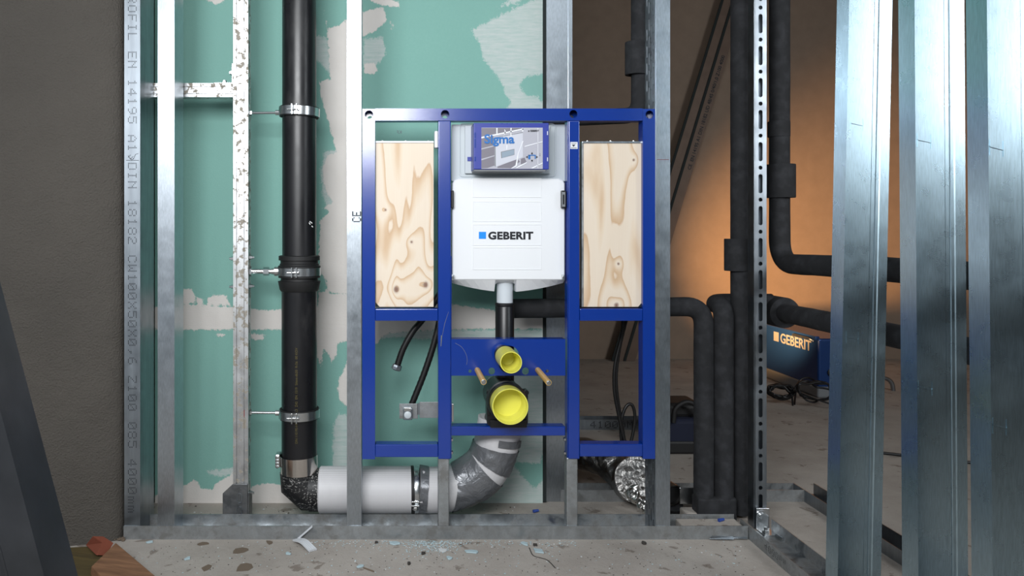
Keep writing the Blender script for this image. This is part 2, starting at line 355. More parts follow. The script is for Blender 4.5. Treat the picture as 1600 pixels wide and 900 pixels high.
def dot_text(mb, txt, o, right, up, height, pitch, n, dot=(.45, .62), th=.0002):
    """o = baseline start; dots are small raised ink marks"""
    o, r, u, n = Vector(o), Vector(right).normalized(), Vector(up).normalized(), Vector(n).normalized(); dy = height/7; dx = pitch/6.4
    for i, ch in enumerate(txt):
        if ch not in FONT: continue
        for ry, row in enumerate(FONT[ch].split()):
            for cx, bit in enumerate(row):
                if bit == '1':
                    c = o+r*(i*pitch+(cx+.5)*dx)+u*((6.5-ry)*dy)
                    a, b = dx*dot[0], dy*dot[1]
                    mb.prism([(-a/2, -b/2), (a/2, -b/2), (a/2, b/2), (-a/2, b/2)], c, r, u, n, th)

# ================================================================== STRUCTURE
YB = 0.315          # face of the green board
mb = MB().box(-1.5, 4.7, -4.5, 3.5, -0.05, 0); struct(mb.build('floor', M['concrete']))
mb = MB().box(-1.5, 4.7, -4.5, 3.5, 2.62, 2.7); struct(mb.build('ceiling', M['ceil']))
mb = MB().box(-0.6, 4.7, 3.33, 3.5, 0, 2.62); struct(mb.build('wall_far', M['room_wall']))
mb = MB().box(4.5, 4.7, -4.5, 3.33, 0, 2.62); struct(mb.build('wall_right', M['room_wall']))
mb = MB().box(-1.3, 4.5, -4.5, -4.35, 0, 2.62); struct(mb.build('wall_front', M['room_shell']))
mb = MB().box(-1.5, -1.3, -4.35, -0.14, 0, 2.62); struct(mb.build('wall_side', M['room_shell']))
mb = MB().box(-0.7, -0.6, 0.5, 3.33, 0, 2.62); struct(mb.build('trim_1', M['room_wall']))
# rough rendered pier at the left, rounded arris toward the studs
prof = [(-1.32, -.155), (-1.15, -.112), (-.97, -.058), (-.885, -.036), (-.85, -.026), (-.828, -.016), (-.812, -.004), (-.803, .014), (-.801, .04), (-.801, .42), (-1.32, .42)]
mb = MB().prism(prof, (0, 0, 0), (1, 0, 0), (0, 1, 0), (0, 0, 1), 2.62); struct(mb.build('wall_left', M['render'], smooth=True))

# green board wall: backing + four boards, compound masks as attributes
mb = MB().box(-.8, PX(847, YB), YB+.0125, YB+.02, .004, 2.62)
wall_back = struct(mb.build('wall_back', M['board']))
K = S(YB)
PLA = [
 [(240, 479), (285, 477), (330, 478), (365, 479), (388, 481), (415, 485), (440, 483), (497, 478), (497, 455), (520, 458), (548, 462), (640, 470), (700, 474), (852, 497), (852, 514), (700, 515), (640, 519), (615, 520), (600, 524), (590, 536), (580, 538), (540, 534), (528, 536), (526, 556), (518, 566), (512, 552), (506, 545), (503, 576), (496, 560), (492, 530), (440, 515), (240, 516)],
 [(285, 452), (297, 450), (307, 461), (303, 474), (285, 478)], [(307, 466), (316, 466), (321, 476), (307, 478)], [(324, 466), (335, 461), (352, 460), (359, 476), (324, 478)],
 [(331, 521), (348, 521), (356, 524), (345, 527)], [(389, 521), (416, 523), (410, 531), (395, 532)],
 [(506, 12), (513, 45), (532, 38), (545, 27), (560, 20), (600, 10), (605, 32), (592, 44), (583, 50), (560, 60), (560, 460), (548, 460), (520, 458), (497, 452), (510, 440), (500, 425), (498, 400), (500, 345), (515, 330), (503, 325), (520, 315), (512, 305), (505, 285), (504, 260), (512, 243), (525, 238), (520, 215), (508, 175), (500, 145), (499, 126), (516, 124), (514, 100), (511, 50)],
 [(570, -4), (588, -6), (624, 2), (624, 12), (588, 7)], [(568, 100), (582, 96), (592, 108), (584, 117), (568, 115)], [(609, 34), (613, 34), (615, 43), (611, 46)],
 [(310, -8), (352, -8), (349, 3), (339, 8), (330, 4)],
 [(240, 775), (285, 758), (293, 756), (303, 749), (309, 753), (315, 765), (323, 762), (331, 766), (338, 755), (347, 748), (356, 744), (366, 735), (372, 752), (392, 762), (403, 757), (420, 755), (437, 757), (470, 760), (640, 792), (640, 830), (240, 830)],
 [(545, 556), (538, 577), (530, 590), (527, 608), (530, 625), (540, 634), (556, 640), (560, 560)],
 [(760, 590), (782, 590), (800, 640), (790, 690), (776, 700), (764, 690)],
]
SKI = [
 [(735, 47), (790, 19), (850, -8), (852, 116), (830, 118), (818, 124), (812, 135), (823, 148), (840, 150), (852, 165), (852, 175), (788, 175), (798, 160), (790, 150), (785, 131), (770, 112), (755, 92), (751, 76), (744, 60)],
 [(776, 12), (786, 6), (800, -6), (824, -6), (808, 4), (790, 10)],
 [(567, 60), (598, 58), (604, 80), (596, 95), (582, 108), (567, 108)],
 [(484, 60), (500, 55), (512, 60), (520, 120), (500, 100), (490, 90)], [(507, 235), (560, 230), (560, 330), (510, 330), (503, 300), (500, 265)], [(500, 460), (560, 458), (560, 480), (500, 478)],
 [(521, 660), (530, 645), (541, 648), (560, 655), (560, 800), (520, 800), (519, 700)],
 [(800, 585), (852, 585), (852, 790), (740, 792), (790, 700)], [(640, 515), (852, 515), (852, 530), (640, 530)],
 [(320, 735), (352, 732), (372, 730), (372, 742), (345, 745), (325, 742)], [(583, 518), (683, 518), (683, 524), (583, 530)],
]
CUT = [[(800, 722), (815, 742), (835, 762), (852, 745), (852, 700), (843, 725)], [(497, 428), (508, 440), (511, 452), (500, 452)]]
def sdf(polys, X, Y_):
    best = np.full(X.shape, -40.0)
    for poly in polys:
        p = np.array(poly, float); q = np.roll(p, -1, 0); d = np.full(X.shape, 1e9); ins = np.zeros(X.shape, bool)
        for (ax, ay), (bx, by) in zip(p, q):
            ex, ey = bx-ax, by-ay; t_ = np.clip(((X-ax)*ex+(Y_-ay)*ey)/(ex*ex+ey*ey+1e-9), 0, 1)
            d = np.minimum(d, np.hypot(X-ax-t_*ex, Y_-ay-t_*ey))
            c_ = ((ay > Y_) != (by > Y_)); xx = (bx-ax)*(Y_-ay)/((by-ay) if by != ay else 1e-9)+ax; ins ^= (c_ & (X < xx))
        best = np.maximum(best, np.where(ins, d, -d))
    return best
def board(px0, px1, py0, py1, step=4.0):
    nx = max(2, int((px1-px0)/step)+1); ny = max(2, int((py1-py0)/step)+1)
    gx, gy = np.meshgrid(np.linspace(px0, px1, nx), np.linspace(py0, py1, ny))
    a = sdf(PLA, gx, gy); b = sdf(SKI, gx, gy); c_ = sdf(CUT, gx, gy); a = np.minimum(a, -c_); b = np.minimum(b, -c_)
    xs = (gx-VX)*K; zs = HC-(gy-VY)*K
    front = [(float(x), YB, float(z)) for x, z in zip(xs.ravel(), zs.ravel())]; n = len(front)
    fs = [(j*nx+i, j*nx+i+1, (j+1)*nx+i+1, (j+1)*nx+i) for j in range(ny-1) for i in range(nx-1)]
    cor = [0, nx-1, n-1, n-nx]; back = [(front[k][0], YB+.0125, front[k][2]) for k in cor]
    edges = [list(range(nx)), [j*nx+nx-1 for j in range(ny)], list(range(n-1, n-nx-1, -1)), [j*nx for j in range(ny-1, -1, -1)]]
    for k in range(4): fs.append(tuple(edges[k])+(n+(k+1) % 4, n+k))
    fs.append((n, n+1, n+2, n+3)); m_ = MB().add(front+back, fs)
    o = m_.build('plasterboard', M['board'], wall_back)
    for nm, arr in (('plaster', a), ('skim', b)):
        at = o.data.attributes.new(nm, 'FLOAT', 'POINT')
        v_ = np.concatenate([np.clip(arr.ravel()/40+.5, 0, 1), np.zeros(4)]); at.data.foreach_set('value', v_.astype(np.float32))
ztop_px = VY-(2.62-HC)/K
board(242, 554, -420, 499); board(554, 848, -420, 499); board(242, 554, 499, 787); board(554, 848, 499, 787)
# pale pencil lettering on the board
mb = MB(); mb.mesh(text_mesh('KF', .016, 0, .0001), Matrix.Translation((PX(628, YB), YB-.0003, PZ(209, YB))) @ Matrix.Scale(-1, 4, (1, 0, 0)) @ Matrix.Rotation(math.pi/2, 4, 'X'))
mb.build('pencil_mark', M['ink_faint'], wall_back)
mb = MB().box(PX(848.3, YB), PX(853.5, YB), YB-.001, YB+.02, 0.004, 2.6); tag(mb.build('sealing_strip', M['seal_and_shade']), 'narrow black sealing strip down the free edge of the green plasterboard', 'strip')

# ================================================================== METAL FRAMING
def track(name, label, p0, p1, width, h=.04, mat='galv_dirty', side=1, t=.0025, group=None, z=0.0):
    """floor U-track from p0 to p1 (outer bottom edge line), the channel lies to its left*side"""
    p0, p1 = Vector(p0), Vector(p1); d = (p1-p0); L_ = d.length; d.normalize(); nrm = Vector((-d.y, d.x, 0))*side
    m_ = MB(); sheet_prism(m_, [(t/2, h), (t/2, t/2), (width-t/2, t/2), (width-t/2, h)], t, p0+Vector((0, 0, z)), nrm, (0, 0, 1), d, L_)
    o = m_.build(name, M[mat]); return tag(o, label, 'track')
track('floor_track', 'long dusty steel floor channel under the front row of studs', (PX(193), 0, 0), (PX(1169), 0, 0), .10)
track('floor_track', 'dusty steel floor channel running toward the camera under the three right studs', (PX(1170)+.0, -1.9, 0), (PX(1170), .06, 0), .098, side=-1)
track('floor_track', 'dusty steel floor channel at the foot of the rear stud pair', (PX(853, .328), .328, 0), (PX(1259, .328), .328, 0), .075, mat='galv_dirty')
track('floor_track', 'steel floor channel running toward the camera behind the three right studs', (1.39, -1.9, 0), (1.39, .40, 0), .072, side=-1, mat='galv_dark')
ft = bpy.data.objects.get('floor_track.001')
mb = MB(); dot_text(mb, '4000mm', (PX(1170)-.0004, -.10, .031), (0, -1, 0), (0, 0, 1), -.020, .021, (-1, 0, 0)); mb.build('printed_text', M['ink'], ft)

def c_stud(name, label, px_web, front_y=0.0035, depth=.10, flange=.0475, side=-1, z0=.003, z1=2.6, mat='galv', tilt=None, lip=.006, ribs=True, t=.0022, group=None):
    x = PX(px_web, front_y)-side*0; root = thing(name, label, 'stud', (x, front_y, 0), group)
    wl = [(side*flange, lip), (side*flange, t/2), (0, t/2)]
    if ribs: wl += [(0, depth*.28), (side*.002, depth*.32), (side*.002, depth*.36), (0, depth*.40), (0, depth*.60), (side*.002, depth*.64), (side*.002, depth*.68), (0, depth*.72)]
    wl += [(0, depth-t/2), (side*(flange-.002), depth-t/2), (side*(flange-.002), depth-lip)]
    m_ = MB(); sheet_prism(m_, wl, t, (x, front_y, z0), (1, 0, 0), (0, 1, 0), (0, 0, 1), z1-z0)
    o = m_.build('channel', M[mat], root); return root, x
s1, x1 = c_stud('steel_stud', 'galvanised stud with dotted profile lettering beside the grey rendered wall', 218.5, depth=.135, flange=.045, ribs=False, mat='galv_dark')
mb = MB(); ptx = 'PROFIL EN 14195 A1 DIN 18182 CW100X50X0,6 Z100 085 4000mm'
dot_text(mb, ptx, (PX(199), .0033, PZ(-21.5)), (0, 0, -1), (1, 0, 0), .0272, 14.5*S(0), (0, -1, 0), (.85, .5))
mb.build('printed_text', M['ink'], s1)
mb = MB()
for a, b in (((200, 243), (204, 249)), ((204, 242), (200, 246)), ((204, 249), (208, 244)), ((208, 249), (212, 241)), ((212, 241), (216, 240)), ((197, 250.5), (217, 250.5)), ((203, 247), (206, 250)), ((206, 250), (209, 247))):
    mb.tube([P(a[0], a[1], .0033), P(b[0], b[1], .0033)], .0007, 5)
mb.build('pen_mark', M['ink'], s1)
c_stud('steel_stud', 'bright galvanised stud second from the grey wall, in front of the short horizontal rail', 272, ribs=False)
s3, x3 = c_stud('steel_stud', 'galvanised stud with CE lettering touching the left side of the blue frame', 564.0, flange=.0405)
mb = MB()
dot_text(mb, 'EN 14195 DIN 18182', (PX(564.2), .0032, PZ(290)), (0, 0, 1), (-1, 0, 0), .018, 13.3*S(0), (0, -1, 0), (.6, .4)); mb.build('printed_text', M['ink'], s3)
mb = MB(); dot_text(mb, 'CE', (PX(564.3), .0032, PZ(347)), (0, 0, 1), (-1, 0, 0), .027, 9.4*S(0), (0, -1, 0), (1.1, .95))
dot_text(mb, '6/88', (PX(564.2), .0032, PZ(42)), (0, 0, 1), (-1, 0, 0), .018, 12.2*S(0), (0, -1, 0), (.7, .5)); mb.build('stamp', M['ink'], s3)
# perforated right stud
root = thing('perforated_stud', 'galvanised stud with slotted side touching the right side of the blue frame', 'stud', (PX(1025), 0, 0))
mb = MB(); t = .0025; sheet_prism(mb, [(0, t/2), (.0415, t/2), (.0415, .008)], t, (PX(1025), .0025, .003), (1, 0, 0), (0, 1, 0), (0, 0, 1), 2.59)
sheet_prism(mb, [(0, .0955), (.0415, .0955), (.0415, .089)], t, (PX(1025), 0, .003), (1, 0, 0), (0, 1, 0), (0, 0, 1), 2.59); mb.build('flange', M['galv'], root)
for k in range(10):
    z0 = .003+k*.26; hol = []
    for c_ in range(4):
        for r in range(5 if c_ % 2 == 0 else 4):
            hol.append(obround(.020+c_*.020, .029+r*.052+(.026 if c_ % 2 else 0), .0085, .040, 3))
    me = plate([(.004, 0), (.098, 0), (.098, .26), (.004, .26)], hol, t); m_ = MB().mesh(me, YZ(PX(1025)) @ Matrix.Translation((0, z0, 0))); m_.build('slotted_web', M['galv_dark'], root)
mb = MB().box(PX(1027), PX(1045.5), .0020, .0026, PZ(249.6), PZ(248.9)); mb.build('pencil_line', M['red'], root)
# rear pair of studs at the edge of the board
c_stud('steel_stud', 'left stud of the rear pair, standing at the black edge of the green board', 854.2, .326, .072, .0465, +1)
root = thing('steel_stud', 'right stud of the rear pair, a recessed channel with a bright lip', 'stud', (PX(876, .33), .33, 0))
mb = MB(); sheet_prism(mb, [(0, .012), (0, .004), (.026, .004), (.026, 0), (.037, 0), (.037, .05), (.030, .05)], .0022, (PX(876.5, .327), .327, .003), (1, 0, 0), (0, 1, 0), (0, 0, 1), 2.59); mb.build('channel', M['galv'], root)

# three partition studs on the right (web toward the camera, flange toward the left)
def right_stud(label, Y, px_top, px_bot, hs, group='partition studs on the right'):
    root = thing('partition_stud', label, 'stud', (1.056, Y, 0)); d = DC+Y
    xb = (px_bot-VX)*d/FPX; xt = (px_top-VX)*d/FPX; zb = HC-(900-VY)*d/FPX; zt = HC+VY*d/FPX; sl = (xt-xb)/(zt-zb); x0 = xb-sl*zb
    u = Vector((1, 0, 0)); n = Vector((sl, 0, 1))
    wl = [(.006, .05), (.001, .05), (.001, .001), (.058, .001), (.060, .0025), (.067, .0025), (.0685, .0045), (.0705, .0045), (.072, .0025), (.078, .0025), (.080, .001), (.099, .001), (.099, .048), (.093, .048)]
    m_ = MB(); sheet_prism(m_, wl, .0022, (x0, Y, .004), u, (0, 1, 0), n, 2.59); m_.build('channel', M['galv_right'], root)
    for (px, py, w_) in hs:   # H-shaped punched tab: two slits and a folded crease
        zc = HC-(py-VY)*d/FPX; m2 = MB(); xa = (px-VX)*d/FPX; w2 = w_*d/FPX; h2 = .028
        m2.box(xa, xa+.0008, Y-.0014, Y-.0002, zc-h2*.5, zc+h2*.5); m2.box(xa+w2, xa+w2+.0008, Y-.0014, Y-.0002, zc-h2*.5-.003, zc+h2*.5-.003)
        m2.add([(xa, Y-.0018, zc+.002), (xa+w2, Y-.0018, zc-.004), (xa+w2, Y-.0018, zc-.0055), (xa, Y-.0018, zc+.0005), (xa, Y-.0002, zc+.002), (xa+w2, Y-.0002, zc-.004), (xa+w2, Y-.0002, zc-.0055), (xa, Y-.0002, zc+.0005)],
               [(0, 1, 2, 3), (4, 7, 6, 5), (0, 4, 5, 1), (1, 5, 6, 2), (2, 6, 7, 3), (3, 7, 4, 0)]); m2.build('punched_tab', M['galv_right'], root)
    return root
right_stud('leftmost and farthest of the three leaning studs on the right', -.51, 1327, 1309, [(1329, 193, 19), (1322, 527, 19)])
right_stud('middle one of the three studs on the right', -.75, 1429, 1435, [(1433, 219, 21), (1435, 605, 21)])
right_stud('rightmost and nearest of the three studs on the right, cut by the picture edge', -.947, 1542, 1551, [(1546, 230, 21), (1551, 665, 21)])
# stud leaning in the near left corner
d0 = 1.20; Yl = d0-DC
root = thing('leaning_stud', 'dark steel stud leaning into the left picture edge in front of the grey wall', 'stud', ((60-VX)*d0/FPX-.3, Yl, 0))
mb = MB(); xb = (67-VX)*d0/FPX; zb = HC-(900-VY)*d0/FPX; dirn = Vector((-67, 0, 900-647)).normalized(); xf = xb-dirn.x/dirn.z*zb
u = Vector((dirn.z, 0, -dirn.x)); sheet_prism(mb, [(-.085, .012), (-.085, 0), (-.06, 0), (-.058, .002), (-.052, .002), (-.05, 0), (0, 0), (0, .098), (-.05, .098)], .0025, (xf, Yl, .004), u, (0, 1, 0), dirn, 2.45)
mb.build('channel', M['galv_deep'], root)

# ---- slotted mounting profile at the partition corner
root = thing('slotted_post', 'galvanised slotted post bolted to the floor at the partition corner', 'post', (1.12, .08, 0))
Ys = .08; xa, xb = PX(1178.5, Ys), PX(1197.5, Ys); xm = (xa+xb)/2; pitch = 50*S(Ys); hs = 30*S(Ys)
y0 = 38.5
zs = []
z_hi, z_lo = 2.6, .004; zc0 = PZ(12, Ys)   # a round hole here
holes = []; k = -12
segs = []
brk = [z_lo]+[zc0+(5*k)*pitch+6.8*S(Ys) for k in range(-12, 12)]+[z_hi]; brk = sorted(q for q in brk if z_lo <= q <= z_hi)
for z, ze in zip(brk, brk[1:]):
    hol = []
    for k in range(-60, 60):
        zr = zc0+k*pitch; zsl = zr-pitch/2
        if z+.008 < zr < ze-.008: hol.append(circ(xm, zr, .0062, 12))
        if z+hs/2+.002 < zsl < ze-hs/2-.002: hol.append(obround(xm, zsl, .0125, hs, 5))
    MB().mesh(plate([(xa, z), (xb, z), (xb, ze), (xa, ze)], hol, .003), XZ(Ys)).build('slotted_face', M['galv_dark'], root)
mb = MB(); sheet_prism(mb, [(.0, .0015), (.0, .042), (.012, .042)], .003, (xa+.0015, Ys, .004), (1, 0, 0), (0, 1, 0), (0, 0, 1), 2.59)
sheet_prism(mb, [(.0, .0015), (.0, .042), (-.012, .042)], .003, (xb-.0015, Ys, .004), (1, 0, 0), (0, 1, 0), (0, 0, 1), 2.59)
sheet_prism(mb, [(.0, 0), (.0, .002)], .004, (xa+.0005, Ys-.0015, .004), (1, 0, 0), (0, 1, 0), (0, 0, 1), 2.59); mb.build('channel', M['galv_dark'], root)
mb = MB(); sheet_prism(mb, [(-.055, .0035), (0, .0035), (0, .068)], .004, (PX(1182, .07), .072, 0), (0, 1, 0), (0, 0, 1), (1, 0, 0), .040)
mb.build('foot_bracket', M['zinc'], root, bevel=.001)
mb = MB().lathe([(.017, 0), (.017, .003), (.010, .003), (.010, .010)], (PX(1190, .07), .070, PZ(806, .07)), (0, -1, 0), 20)
mb.lathe([(.010, 0), (.010, .007), (.005, .007), (.005, .016)], (PX(1196, .04), .040, .006), (0, 0, 1), 6); mb.build('bolt', M['zinc'], root)
tag(MB().lathe([(.007, 0), (.007, .026), (.005, .028)], (PX(1224, -.02), -.02, .0068), (-.3, .95, .08), 14).build('metal_stub', M['zinc'], smooth=True), 'short round metal stub lying in the partition floor channel', 'stub')

# ================================================================== DIRTY MOUNTING RAILS on the left
def rail_profile(w_, dp):
    return [(.010, dp), (0, dp), (0, 0), (w_*.18, 0), (w_*.20, .002), (w_*.24, .002), (w_*.26, 0), (w_*.70, 0), (w_*.72, .002), (w_*.77, .002), (w_*.79, 0), (w_, 0), (w_, dp), (w_-.010, dp)]
Yr = .115
root = thing('mounting_rail', 'upright plaster-spattered channel rail left of the black waste pipe', 'rail', (PX(376, Yr), Yr, 0))
xa, xb = PX(365, Yr), PX(387.3, Yr)
mb = MB(); sheet_prism(mb, rail_profile(xb-xa, .045), .0025, (xa, Yr, .05), (1, 0, 0), (0, 1, 0), (0, 0, 1), 2.55); mb.build('channel', M['galv_plaster'], root)
mb = MB()
for k in range(44): mb.box(xb+.0008, xb+.0016, Yr+.016, Yr+.026, .10+k*.055, .10+k*.055+.032)
mb.build('side_slots', M['black_plastic'], root)['kind'] = 'stuff'
ft = MB(); o = [(348, 802), (348, 771), (364, 756), (388, 756), (388, 802)]
ft.prism([(PX(a, Yr-.006), PZ(b, Yr-.006)) for a, b in [(348, 825), (348, 771), (364, 756), (387, 756), (387, 825)]], (0, Yr-.008, 0), (1, 0, 0), (0, 0, 1), (0, 1, 0), .004)
ft.prism([(0, .0), (.055, .0), (.055, .075), (.0, .098)], (PX(388, Yr), Yr-.008, .006), (0, 1, 0), (0, 0, 1), (1, 0, 0), .004)
ft.box(PX(348, Yr), PX(388, Yr), Yr-.008, Yr+.05, .0, .006)
bk = ft.build('foot_bracket', M['galv_grime'], root, bevel=.0012)
mb = MB()
for (cy, hh) in ((777, 15), (798, 13)):
    lo = obround(PX(375, Yr), PZ(cy, Yr), .016, .030, 5); me = plate(lo, [obround(PX(375, Yr), PZ(cy, Yr), .013, .027, 5)], .002); mb.mesh(me, XZ(Yr-.0085))
mb.build('slot_rim', M['galv_dark'], bk)
mb = MB()
for (cx, cy, sg) in ((363, 404, -1), (363, 448, -1), (389, 402, 1), (389, 447, 1), (391, 770, 1)):
    o = P(cx, cy, Yr+.02); mb.lathe([(.008, 0), (.008, .004), (.0065, .004), (.0065, .010), (.004, .010), (.004, .016)], (xa-.001 if sg < 0 else xb+.001, Yr+.02, o.z), (sg, 0, 0), 6)
mb.build('bolt', M['zinc'], root)
mb = MB().add([tuple(P(a, b, Yr-.0002)) for a, b in ((379, 641), (384, 640), (385, 646), (382, 651), (379, 650))]+[tuple(P(a, b, Yr-.0006)) for a, b in ((379, 641), (384, 640), (385, 646), (382, 651), (379, 650))], [(0, 1, 2, 3, 4), (9, 8, 7, 6, 5)]+[(i, (i+1) % 5, (i+1) % 5+5, i+5) for i in range(5)])
mb.build('red_paint_spot', M['red'], root)
Yh = .14
root = thing('cross_rail', 'short horizontal spattered rail between the second stud and upright rail', 'rail', (PX(300, Yh), Yh, PZ(140, Yh)))
mb = MB(); sheet_prism(mb, rail_profile(20.5*S(Yh), .04), .0025, (PX(225, Yh), Yh, PZ(151, Yh)), (0, 0, 1), (0, 1, 0), (1, 0, 0), PX(364, Yh)-PX(225, Yh)); mb.build('channel', M['galv_plaster'], root)
mb = MB(); sheet_prism(mb, [(-.058, 0), (0, 0), (0, .062)], .004, (PX(364, Yh)-.003, Yh+.004, PZ(129.3, Yh)), (1, 0, 0), (0, 0, 1), (0, 1, 0), .030); mb.build('angle_bracket', M['zinc'], root, bevel=.001)
mb = MB().lathe([(.009, 0), (.009, .004), (.006, .004), (.006, .010)], (PX(349, Yh), Yh+.018, PZ(129, Yh)), (0, 0, 1), 6)
mb.lathe([(.009, 0), (.009, .004), (.006, .004), (.006, .009)], (PX(362, Yh)-.001, Yh+.018, PZ(112, Yh)), (-1, 0, 0), 6); mb.build('bolt', M['zinc'], root)

# ================================================================== BLACK WASTE STACK
Yp = .13; cx = PX(467.7, Yp); R = .0550
def zz(py): return PZ(py, Yp-.03)
root = thing('waste_pipe', 'tall black waste pipe with push-fit socket, left of the blue frame', 'pipe', (cx, Yp, 0))
mb = MB().lathe([(R-.004, zz(745)), (R, zz(745)), (R, zz(452)), (R-.006, zz(452))], (cx, Yp, 0), (0, 0, 1), 48)
mb.lathe([(R-.002, zz(408)), (R-.002, 2.6), (R-.006, 2.6)], (cx, Yp, 0), (0, 0, 1), 48); mb.build('pipe_length', M['pipe'], root, smooth=True)
prof = [(R+.002, 456), (R+.006, 453), (R+.0105, 442), (R+.011, 440), (R+.003, 439.5), (R+.002, 434), (R+.010, 434.5), (R+.010, 431), (R+.006, 431), (R+.006, 420), (R+.011, 419.5), (R+.011, 416), (R+.006, 415), (R+.006, 413), (R+.0035, 412), (R+.0035, 407.5), (R+.009, 407), (R+.009, 400.5), (R+.005, 399.5), (R-.004, 399.5)]
mb = MB().lathe([(r, zz(y)) for r, y in prof], (cx, Yp, 0), (0, 0, 1), 48); mb.build('socket', M['rubber'], root, smooth=True)
mb = MB(); tm = text_mesh('DN 110 PE-HD 110X4,3  Z42  EN 1519  Silent-db20  R-56  00 KOV', .0105, 0, .0001)
mb.mesh(tm, Matrix.Translation((cx+.001, Yp-R-.0004, zz(690))) @ Matrix.Rotation(-math.pi/2, 4, 'Y') @ Matrix.Rotation(math.pi/2, 4, 'X')); mb.build('yellow_lettering', plain('yellow_print', lin(92, 82, 38), .6), root)
mb = MB()
for (a, b) in (((484, 346), (488, 349)), ((483, 348), (485, 351)), ((487, 353), (489, 355))): mb.tube([Vector((PX(a[0], Yp-.045), Yp-.0475, zz(a[1]))), Vector((PX(b[0], Yp-.045), Yp-.047, zz(b[1])))], .0016, 6)
mb.build('paint_speck', M['flake_w'], root)
def pipe_clamp(label, py, tilt, rod_r, nut, bh=16, Rr=None):
    Rr = Rr or R+.004; z = zz(py); root = thing('pipe_clamp', label, 'clamp', (cx, Yp, z))
    h = bh*S(Yp)/2; ax = (math.sin(tilt), 0, math.cos(tilt)); o = Vector((cx, Yp, z)); ax = Vector(ax)
    mb = MB().lathe([(Rr-.003, -h-.003), (Rr+.002, -h-.003), (Rr+.002, h+.003), (Rr-.003, h+.003)], o, ax, 48, close=True); mb.build('rubber_liner', M['rubber'], root, smooth=True)
    mb = MB().lathe([(Rr+.0015, -h), (Rr+.0048, -h), (Rr+.0048, h), (Rr+.0015, h)], o, ax, 48, close=True); mb.build('band', M['zinc'], root, smooth=True)
    mb = MB(); xx = PX(460 if bh < 14 else 456, Yp-.06)
    for dx in (-.008, .006): mb.box(xx+dx, xx+dx+.0035, Yp-Rr-.018, Yp-Rr-.002, z-h-.003, z+h+.003)
    mb.tube([(xx-.022, Yp-Rr-.011, z), (xx+.016, Yp-Rr-.011, z)], .0028, 8); mb.lathe([(.006, 0), (.006, .004)], (xx+.012, Yp-Rr-.011, z), (1, 0, 0), 6); mb.build('lug_screw', M['zinc'], root, bevel=.0008)
    x0 = PX(388.5, Yr)
    mb = MB().tube([(x0, Yp+.01, z), (cx-Rr, Yp+.005, z)], rod_r, 12); mb.lathe([(rod_r*2.0, 0), (rod_r*2.0, .014)], (cx-Rr-.016, Yp+.005, z), (1, 0, 0), 12)
    mb.lathe([(rod_r*2.2, 0), (rod_r*2.2, .006)], (x0, Yp+.01, z), (1, 0, 0), 6)
    if nut: mb.lathe([(.0135, 0), (.0135, .018)], (PX(411, Yp), Yp+.008, z), (1, 0, 0), 6); mb.lathe([(.010, 0), (.010, .010)], (PX(424, Yp), Yp+.008, z), (1, 0, 0), 16)
    mb.build('threaded_rod', M['zinc'], root)
pipe_clamp('topmost of the three pipe clamps on the black waste pipe', 173.5, .045, .0042, False, 13)
pipe_clamp('middle pipe clamp with large hex nut at the socket of the waste pipe', 425, 0, .0075, True, 12, R+.007)
pipe_clamp('lowest of the three rod pipe clamps on the black waste pipe', 649, -.015, .0045, False, 13)
# stainless band + bend
root = thing('hose_band', 'wide shiny steel band around the bottom end of the black waste pipe', 'clamp', (cx, Yp, 0))
zb0, zb1 = zz(742), zz(715); ax = Vector((-.03, 0, 1)).normalized()
mb = MB().lathe([(R+.002, zb0), (R+.0035, zb0), (R+.0035, zb1), (R+.002, zb1)], (cx+.0045, Yp, 0), ax, 48, close=True); mb.build('band', M['steel_polished'], root, smooth=True)
mb = MB().box(cx-R-.018, cx-R-.003, Yp-.02, Yp+.02, zz(733), zz(712)); mb.build('screw_housing', M['zinc'], root, bevel=.003)
mb = MB()
for k in range(4): mb.lathe([(.006, 0), (.006, .004), (.003, .005)], (cx-R-.011, Yp-.018, zz(716+k*4.8)), (0, -1, 0), 6)
mb.build('screw', M['zinc'], root)
Yw = Yp; zc = PZ(765, Yw)
path = fillet([(cx-.002, Yw, zz(742)), (cx-.002, Yw, zc-.006), (PX(501, Yw), Yw, zc-.002)], .060, 1)
mb = MB().tube(path, [R+.003]+[R+.006]*(len(path)-1), 36, rough=.0012); mb.tube([(PX(484, Yw), Yw, zc), (PX(503, Yw), Yw, zc)], R+.010, 36)
tag(mb.build('pipe_bend', M['pipe_speck'], smooth=True), 'black plaster-specked pipe bend at the foot of the waste pipe', 'bend')
# insulated horizontal pipe
Rw = 35.6*S(Yw)
root = thing('insulated_drain_pipe', 'horizontal drain pipe in white woven wrap behind the lettered stud', 'pipe', (PX(570, Yw), Yw, 0))
mb = MB().lathe([(Rw-.012, 0), (Rw-.004, 0), (Rw, .004), (Rw, PX(643, Yw)-PX(499, Yw)-.002), (Rw-.006, PX(643, Yw)-PX(499, Yw))], (PX(499, Yw), Yw, zc), (1, 0, 0), 56); mb.build('wrap', M['wrap'], root, smooth=True)
root = thing('pipe_coupling_clamp', 'zinc bolt clamp joining the white wrapped pipe to the taped elbow', 'clamp', (PX(650, Yw), Yw, 0))
mb = MB().lathe([(Rw-.02, -.001), (Rw+.001, -.001), (Rw+.001, .008), (Rw-.02, .008)], (PX(643, Yw), Yw, zc), (1, 0, .02), 48, close=True); mb.build('rubber_ring', M['rubber'], root, smooth=True)
mb = MB().lathe([(Rw-.004, 0), (Rw-.0005, 0), (Rw+.001, .004), (Rw+.001, .013), (Rw-.0005, .017), (Rw-.004, .017)], (PX(646, Yw), Yw, zc), (1, 0, 0), 48, close=True); mb.build('band', M['zinc'], root, smooth=True)
mb = MB()
